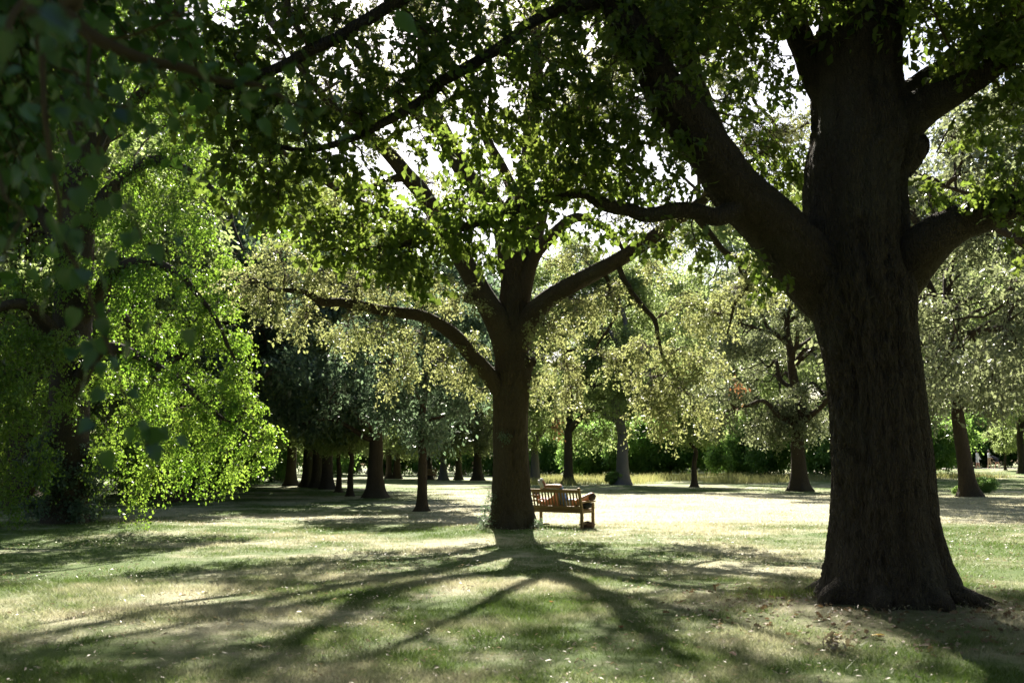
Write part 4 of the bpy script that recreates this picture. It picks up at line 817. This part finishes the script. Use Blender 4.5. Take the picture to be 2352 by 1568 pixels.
for s in 'lr':
    sh_ = obj('shoe', shoe('shoe', JA['he' + s] + np.array((0, 0, .01)), JA['to' + s], None, M_GREYBLUE), pA)
    sd_ = unit(JA['to' + s] - JA['he' + s]); off_ = np.array((-.020 * math.cos(BA), .020 * math.sin(BA), -.004)); obj('sole', shoe('sole', JA['he' + s] + off_, JA['to' + s] + off_, None, M_SOLE), sh_)
obj('hair', ball('hair', JA['head'] + np.array((.055, .0, .012)), .098, M_HAIR, 12, (1, 1, .95), .15), pA)
# person B: head at the left end, knees raised
poseB = dict(pelvis=bw(-.98, .30, .575), chest=bw(-1.22, .29, .60), neck=bw(-1.37, .28, .66), head=bw(-1.45, .27, .74), face=(.3, 0, .9),
    shl=bw(-1.32, .12, .62), ell=bw(-1.10, .06, .58), wrl=bw(-.98, .20, .70), shr=bw(-1.32, .46, .62), elr=bw(-1.10, .52, .58), wrr=bw(-1.0, .38, .70),
    hipl=bw(-.95, .21, .575), knl=bw(-.78, .15, .84), anl=bw(-.74, .13, .52), hel=bw(-.76, .13, .50), tol=bw(-.60, .12, .50),
    hipr=bw(-.95, .39, .575), knr=bw(-.82, .40, .86), anr=bw(-.76, .42, .52), her=bw(-.78, .42, .50), tor=bw(-.62, .43, .50))
def pb(c, J):
    c = np.array(c)
    def seg(a, b):
        ab = J[b] - J[a]; t = np.clip((c - J[a]).dot(ab) / ab.dot(ab), 0, 1); return np.linalg.norm(c - J[a] - ab * t)
    return 1 if seg('pelvis', 'chest') < min(seg('hipl', 'knl'), seg('hipr', 'knr'), seg('ell', 'wrl'), seg('elr', 'wrr'), seg('neck', 'head')) else 0
pB, JB = person('person', 'person in a pale pink top lying on the bench, knees raised behind the slats', bw(-.98, .30, .46), poseB, pb, [M_SKIN, M_PINK])
obj('cap', ball('cap', JB['head'] + np.array((-.03, .01, .03)), .105, M_BLACK, 10, (1, 1, .8), .03), pB)
obj('cap_band', mk_mesh('cap_band', *(lambda q: (q[0], [q[1]]))(tubes(np.stack([np.array((JB['head'][0] - .03 + .11 * math.cos(a), JB['head'][1] + .01 + .11 * math.sin(a), JB['head'][2] + .03)) for a in np.linspace(0, 2 * np.pi, 20)])[None], np.full((1, 20), .018), 5)), M_WHITE), pB)
# black bag under the first head, brown bag below, bottle, twigs, white scrap
def lump(name, label, cat, c, s, mat, nz=.25, extra=None):
    c = np.array(c, float); t = thing(name, label, cat, c - np.array((0, 0, s[2]))); obj('bag_body', ball('bag_body', np.zeros(3) + np.array((0, 0, s[2])), 1.0, mat, 14, s, nz), t); return t
t = lump('shoulder_bag', 'black bag used as a pillow at the right end of the bench', 'bag', bw(-.06, .30, .545), (.15, .15, .085), M_BLACK, .12)
hb = np.stack([np.array((.12 * math.cos(a), .02, .13 + .12 * math.sin(a))) for a in np.linspace(0, np.pi, 12)]); obj('strap', mk_mesh('strap', *(lambda q: (q[0], [q[1]]))(tubes(hb[None], np.full((1, 12), .012), 5)), M_BLACK), t)
M_BAG = plain('brown_bag', (.16, .09, .06), .9)
t = lump('cloth_bag', 'crumpled brown bag on the ground under the right end of the bench', 'bag', bw(.0, .27, .075), (.17, .10, .085), M_BAG, .35)
obj('strap', mk_mesh('strap', *(lambda q: (q[0], [q[1]]))(tubes((hb * .7)[None], np.full((1, 12), .010), 5)), M_BAG), t)
M_PET, nt_, out_ = newmat('clear_plastic'); pp = nd(nt_, 'ShaderNodeBsdfPrincipled', {'Base Color': (.93, .95, .95, 1), 'Roughness': .08, 'Transmission Weight': .9, 'IOR': 1.2}); nt_.links.new(pp.outputs[0], out_.inputs[0])
bq = bw(-.13, .16, 0); t = thing('water_bottle', 'clear plastic water bottle standing under the bench', 'bottle', bq)
zz = np.array([0, .004, .02, .15, .19, .21, .225]); rr = np.array([.028, .034, .036, .036, .024, .013, .013]); V, F, C = tube(np.c_[0 * zz, 0 * zz, zz], rr, 16, ref=(1, 0, 0)); obj('bottle_body', mk_mesh('bottle', V, [F, C], M_PET), t)
V, F, C = tube(np.array([(0, 0, .226), (0, 0, .23), (0, 0, .25), (0, 0, .252)]), [.013, .0155, .0155, .014], 14, ref=(1, 0, 0)); obj('bottle_cap', mk_mesh('cap', V, [F, C], M_NAVY), t)
rt = np.random.default_rng(5)
t = thing('twig_pile', 'small heap of dry twigs on the grass under the bench', 'twigs', bw(-.34, .22, 0))
for k in range(16):
    A = rt.normal(0, .06, 3); A[2] = rt.uniform(.005, .03); B = A + np.array((rt.normal(0, .1), rt.normal(0, .1), rt.uniform(0, .08))); q = tubes(np.array([A, (A + B) / 2 + rt.normal(0, .01, 3), B])[None], np.full((1, 3), .004), 4); obj('twig', mk_mesh('twig', q[0], [q[1]], M_TWIG), t)
qs = P(1240, 1196, 23.3); st = np.array([P(1234, 1195, 23.3), P(1246, 1198, 23.35), P(1262, 1198, 23.4)]) ; stz = float(ground(st[1][0], st[1][1])); c = catmull(st, 5); c[:, 2] = stz + .10 + .01 * np.sin(np.arange(len(c)))
V, F, C = tube(c, np.full(len(c), .014), 8, .003, 1, 3); fk2 = mk_mesh('dead_branch', V - c[0], [F, C], M_TWIG)
t = thing('dead_branch', 'reddish broken branch between the middle oak foot and the bench', 'branch', c[0]); obj('stem', fk2, t)
sp_ = tubes(np.array([[c[3] - c[0], c[3] - c[0] + np.array((.03, -.05, -.10))], [c[8] - c[0], c[8] - c[0] + np.array((-.02, -.06, -.11))]]), np.array([[.008, .004], [.008, .004]]), 5); obj('side_twig', mk_mesh('side_twig', sp_[0], [sp_[1]], M_TWIG), t)
# far bench
make_bench('park_bench', 'tiny far bench at the end of the meadow left of the middle oak', G(1003, 1100) + np.array((0, -.6, 0)), R(20))

# strolling people on the path
def stand(u, Y, h, paint, mats, label, bend=0.0, hair=M_HAIR, face=-1, step=.12):
    X = (u - 1176) / FV * Y; g = float(ground(X, Y)) + .03; k = h / 1.7
    def q(x, y, z): return np.array((X + x * k, Y + y * k, g + z * k))
    c, s = math.cos(bend), math.sin(bend)
    def up(x, y, z): z2 = z - .92; return q(x + s * z2 * 1.0, y, .92 + z2 * c)
    pose = dict(pelvis=q(0, 0, .94), chest=up(0, 0, 1.30), neck=up(0, 0, 1.47), head=up(.02, 0, 1.60), face=(face, -.3, 0), shl=up(0, -.18, 1.40), ell=up(.04, -.24, 1.13), wrl=up(.16, -.18, .98), shr=up(0, .18, 1.40), elr=up(.04, .24, 1.13), wrr=up(.18, .16, 1.0),
        hipl=q(0, -.09, .90), knl=q(step * .6, -.10, .49), anl=q(step, -.10, .08), hel=q(step - .03, -.10, .04), tol=q(step + .13, -.11, .035), hipr=q(0, .09, .90), knr=q(-step * .2, .10, .49), anr=q(-step, .10, .09), her=q(-step - .03, .10, .05), tor=q(-step + .12, .11, .035))
    t, J = person('person', label, q(0, 0, 0), pose, lambda cc, J: paint(cc[2] / k), mats, group='people strolling on the far path')
    obj('hair', ball('hair', J['head'] + np.array((-.03 * -face * k, .0, .025)), .10 * k, hair, 10, (1, 1, .95), .1), t); return t
stand(2237, 95.5, 1.72, lambda z: 1 if z > .98 and z < 1.46 else (2 if .55 < z <= .98 else 0), [M_SKIN2, M_WHITE, M_WHITE], 'person in white shirt and white shorts on the far path')
stand(2264, 96.2, 1.74, lambda z: 1 if 1.0 < z < 1.47 else (2 if z <= 1.0 and z > .1 else 0), [M_SKIN2, M_WHITE, M_KHAKI], 'person in pale top and khaki trousers standing on the far path')
stand(2281, 95.8, 1.66, lambda z: 1 if .62 < z else 0, [M_SKIN2, M_NAVY], 'person in black bending forward on the far path', bend=-1.1, face=-1, step=.2)
stand(2207, 95.5, 1.55, lambda z: 1 if z > .55 and z < 1.32 else 0, [M_SKIN2, M_SHIRT], 'person in pale blue dress half hidden by the leaning trunk')

# ------------------------------------------------------------------ overhanging lime bough, near left
nb = np.array((-3.3, 2.2, 0.0)); nb[2] = float(ground(nb[0], nb[1]))
nt = thing('lime_tree', 'near lime bough of large blurred leaves hanging in at the upper left', 'tree', nb)
tp_ = catmull(np.array([(-3.3, 2.2, -.05), (-3.3, 2.2, .4), (-3.28, 2.22, 1.4), (-3.3, 2.25, 2.6), (-3.25, 2.2, 4.2), (-3.3, 2.1, 6.5)]), 12); V, F, C = tube(tp_, np.interp(np.linspace(0, 1, len(tp_)), [0, .1, .3, 1], [.36, .24, .2, .08]), 32, .012, 1, 91)
obj('trunk', mk_mesh('near_lime_trunk', V - nb, [F, C], M_BARK), nt)
NL = []; pos_, ax_, nr_, sz_ = [], [], [], []; rn = np.random.default_rng(92)
def nl(pts, r0, r1, sd):
    c = catmull(np.array(pts), 8); c = c + fbm(np.c_[np.linspace(0, 6, len(c)), np.full(len(c), sd), np.zeros(len(c))], 2, sd)[:, None] * .02; V, F, C = tube(c, np.linspace(r0, r1, len(c)), 7, .001, 1, sd); obj('branch', mk_mesh('near_branch', V - nb, [F, C], M_TWIG), nt); return c
def sprout(c, n, t0, spread, size, droop=.8, sh=0.0):
    for k in range(n):
        i = int((t0 + (1 - t0) * (k + rn.random()) / n) * (len(c) - 1)); T_ = unit(c[min(i + 1, len(c) - 1)] - c[max(i - 1, 0)])
        d = unit(T_ * .5 + rn.normal(0, .55, 3) + np.array((.0, 0, -droop)))
        p = c[i] + rn.normal(0, spread, 3) + d * .03
        pos_.append(p); ax_.append(d); nr_.append(unit(rn.normal(0, .55, 3) + np.array((.25, -.55, .45)))); sz_.append(size * rn.uniform(.7, 1.15))
top = np.array((-3.2, 2.25, 3.6))
b1 = nl([top, (-2.4, 2.5, 3.3), P(120, -60, 2.7), P(170, 30, 2.7), P(330, 130, 2.7), P(480, 180, 2.75), P(600, 210, 2.8), P(720, 240, 2.8)], .035, .003, 93)
b2 = nl([P(60, -80, 2.5), P(60, 60, 2.45), P(80, 220, 2.4), P(110, 400, 2.4), P(160, 560, 2.4), P(220, 700, 2.4), P(280, 820, 2.4), P(330, 940, 2.4), P(378, 1040, 2.4)], .010, .002, 94)
b3 = nl([P(100, -70, 2.2), P(0, 100, 2.1), P(-20, 300, 2.05), P(10, 460, 2.0), P(40, 600, 2.0)], .009, .002, 95)
b4 = nl([P(130, 0, 2.6), P(200, 120, 2.6), P(230, 260, 2.6), P(240, 360, 2.6), P(270, 470, 2.6), P(320, 580, 2.6)], .006, .002, 96)
b5 = nl([P(40, -70, 3.0), P(120, 20, 3.0), P(240, 90, 3.0), P(360, 60, 3.0), P(440, 20, 3.0)], .008, .002, 97)
b6 = nl([P(20, -70, 1.5), P(50, -10, 1.45), P(45, 30, 1.4), P(30, 60, 1.4)], .005, .002, 98)
b7 = nl([P(70, 100, 2.45), P(150, 180, 2.5), P(250, 220, 2.55), P(340, 250, 2.6)], .006, .002, 99)
b0 = nl([top, (-2.2, 2.3, 3.4), (-1.5, 2.3, 3.05), P(60, -80, 2.5)], .03, .010, 100); nl([(-1.5, 2.3, 3.05), P(100, -70, 2.2)], .01, .009, 101); nl([(-1.5, 2.3, 3.05), P(20, -70, 1.5)], .008, .005, 102); nl([(-1.5, 2.3, 3.05), P(40, -70, 3.0)], .009, .008, 103)
sprout(b1, 46, .40, .045, .058, .35); sprout(b2, 46, .1, .04, .056, .9); sprout(b3, 26, .1, .05, .056, .9); sprout(b4, 26, .15, .045, .056, .8); sprout(b5, 46, .1, .07, .056, .5); sprout(b6, 4, .2, .02, .075, .9); sprout(b7, 26, .1, .05, .056, .6); sprout(b2, 14, .02, .08, .056, .8); sprout(b1, 18, .3, .09, .056, .5)
pos_, ax_, nr_, sz_ = map(np.array, (pos_, ax_, nr_, sz_))
fn = Foliage(93, leaf=.12, up=.7, hang=.4, twig_r=.005, every=8); q = 0
while q < 76:
    Q = np.array((rn.uniform(-4.5, .6), rn.uniform(2.0, 7.5), rn.uniform(3.6, 6.5)))
    if Q[2] < CAM_H + .52 * Q[1] + .55: continue
    q += 1; fn.mass(tp_[rn.integers(len(tp_) // 2, len(tp_))], Q, (.6, .6, .4), 26, 10, r0=.02)
tag(obj('upper_foliage', fn.leaf_mesh('near_lime_crown', LEAF_ROUND, M_LEAF_NEAR, nb), nt), kind='stuff'); obj('upper_twigs', fn.twig_mesh('near_lime_crown_twigs', M_TWIG, nb), nt)
fx = Foliage(94, leaf=.075, up=.6, hang=.6, twig_r=.004); q = 0
for u, v, Y, r in [(40, 60, 4.2, .3), (150, 20, 4.6, .32), (260, 60, 5.0, .3), (90, 180, 4.4, .3), (20, 300, 4.2, .28), (360, 40, 5.2, .3), (-10, 160, 4.0, .3), (-20, 480, 4.4, .28), (440, 90, 5.4, .24), (190, 150, 4.9, .26)]:
    Q = P(u, v, Y); fx.mass(tp_[int(len(tp_) * .75)] if v < 250 else P(u - 40, v - 230, Y), Q, (r, r, r), 22, 9, r0=.008, droop=.4)
tag(obj('foliage', fx.leaf_mesh('near_lime_foliage', LEAF_HEART, M_LEAF_NEAR, nb), nt), kind='stuff'); obj('twigs', fx.twig_mesh('near_lime_twigs', M_TWIG, nb), nt)
leaf_objects(range(len(pos_)), pos_, ax_, nr_, sz_, LEAF_LIME, M_LEAF_NEAR, nt, nb)

# ------------------------------------------------------------------ fallen leaves
M_FALL = leafmat('fallen_leaf_tan', (.30, .24, .15), (.50, .43, .32), (.4, .3, .16), (.5, .4, .26), .2, .45, .5)
M_FALLB = leafmat('fallen_leaf_brown', (.12, .08, .05), (.26, .19, .13), (.2, .12, .06), (.3, .2, .1), .25, .6, .3)
M_FALLY = leafmat('fallen_leaf_yellow', (.55, .38, .04), (.6, .42, .06), (.6, .4, .05), (.6, .4, .05), .3, .5, .4)
rf = np.random.default_rng(15)
n = 30000; y = np.sqrt(rf.uniform(6.3 ** 2, 32 ** 2, n)); x = rf.uniform(-1, 1, n) * (y * .53 + .4); cl2 = fbm(np.stack((x * .5, y * .5, 0 * x), -1), 2, 6) > -.15; x, y = x[cl2], y[cl2]; n = len(x)
pos = np.stack((x, y, ground(x, y) + rf.uniform(.025, .06, n)), -1); a = rf.uniform(0, 6.28, n); axf = np.stack((np.cos(a), np.sin(a), rf.normal(0, .35, n)), -1); nrf = rf.normal(0, .7, (n, 3)) + np.array((0, 0, 1)); szf = rf.uniform(.022, .062, n)
pr = szf / y; bigf = np.argsort(-pr)[:60]; kp = np.ones(n, bool); kp[bigf] = False
nx = 900; ax2 = rf.uniform(0, 6.28, nx); rx2 = rf.uniform(.7, 2.6, nx); px2 = np.stack((4.2 + np.cos(ax2) * rx2, 10.9 + np.sin(ax2) * rx2, 0 * ax2), -1); px2[:, 2] = ground(px2[:, 0], px2[:, 1]) + .02
V2, F2 = leaves_mesh(px2, rf.normal(0, 1, (nx, 3)) * np.array((1, 1, .25)), rf.normal(0, .6, (nx, 3)) + np.array((0, 0, 1)), rf.uniform(.04, .10, nx), LEAF_OAK); tag(obj('leaf_litter', mk_mesh('oak_litter', V2, [F2], M_FALLB, smooth=False)), 'brown dead leaves lying round the foot of the near oak', 'leaves', kind='stuff')
V, F = leaves_mesh(pos[kp], axf[kp], nrf[kp], szf[kp], LEAF_SLIM); tag(obj('leaf_litter', mk_mesh('leaf_litter', V, [F], M_FALL, smooth=False)), 'dry fallen leaves scattered over the lawn', 'leaves', kind='stuff')
me_f = mk_mesh('fallen_leaf', LEAF_OAK[0], [LEAF_OAK[1]], M_FALL)
def fallen(p, az, s, me, label, group=None, tilt=0.2):
    o = obj('fallen_leaf', me); o.location = p; o.rotation_euler = (rf.normal(0, tilt), rf.normal(0, tilt), az); o.scale = (s, s, s); tag(o, label, 'leaf', group); return o
for k in bigf: fallen(pos[k], a[k], szf[k] * 1.4, me_f, 'dry tan fallen leaf lying in the foreground grass', 'fallen leaves in the foreground')
me_o = mk_mesh('orange_leaf', LEAF_OAK[0], [LEAF_OAK[1]], M_LEAF_DEAD); me_y = mk_mesh('yellow_leaf', LEAF_OAK[0], [LEAF_OAK[1]], M_FALLY)
for u, v, s, m, lab in [(1272, 1378, .10, me_o, 'orange fallen leaf in the bright patch below the middle oak'), (1424, 1432, .12, me_o, 'orange fallen leaf right of the bright patches'), (1690, 1498, .12, me_o, 'rust fallen leaf in shade left of the leaf heap'), (2032, 1452, .13, me_y, 'yellow fallen leaf below the near oak trunk'), (410, 1358, .13, me_o, 'orange fallen leaf on the sunlit grass at left'), (795, 1303, .12, me_o, 'small orange fallen leaf near the bright strip')]:
    p = G(u, v); p[2] += .035; fallen(p, rf.uniform(0, 6), s, m, lab)
hp = G(1912, 1478); hs = thing('leaf_heap', 'heap of curled grey dead leaves before the near oak', 'leaves', hp)
for k in range(26):
    o = obj('leaf', me_f, hs); o.location = (rf.normal(0, .10), rf.normal(0, .07), abs(rf.normal(.05, .03))); o.rotation_euler = (rf.normal(0, .9), rf.normal(0, .9), rf.uniform(0, 6)); s = rf.uniform(.07, .13); o.scale = (s, s, s)

# sprays of dead rust-coloured leaves caught in two crowns
for u, v, Y, lab in [(1280, 985, 22.4, 'hanging spray of rust coloured dead leaves right of the middle trunk'), (1690, 885, 21.3, 'rust coloured dead leaf spray left of the near oak trunk')]:
    fd = Foliage(u, leaf=.075, up=.3, hang=.8, twig_r=.004); Q = P(u, v, Y); A = Q + np.array((-.1, .05, .55)); fd.mass(A, Q, (.22, .2, .22), 9, 6, r0=.008, droop=.6)
    t = thing('dead_spray', lab, 'branch', A); obj('stem', fd.twig_mesh('dead_stem', M_TWIG, A), t); tag(obj('dead_leaves', fd.leaf_mesh('dead_leaves', LEAF_DIAMOND, M_LEAF_DEAD, A), t), kind='stuff')
print('tris', sum(len(m.polygons) for m in bpy.data.meshes))
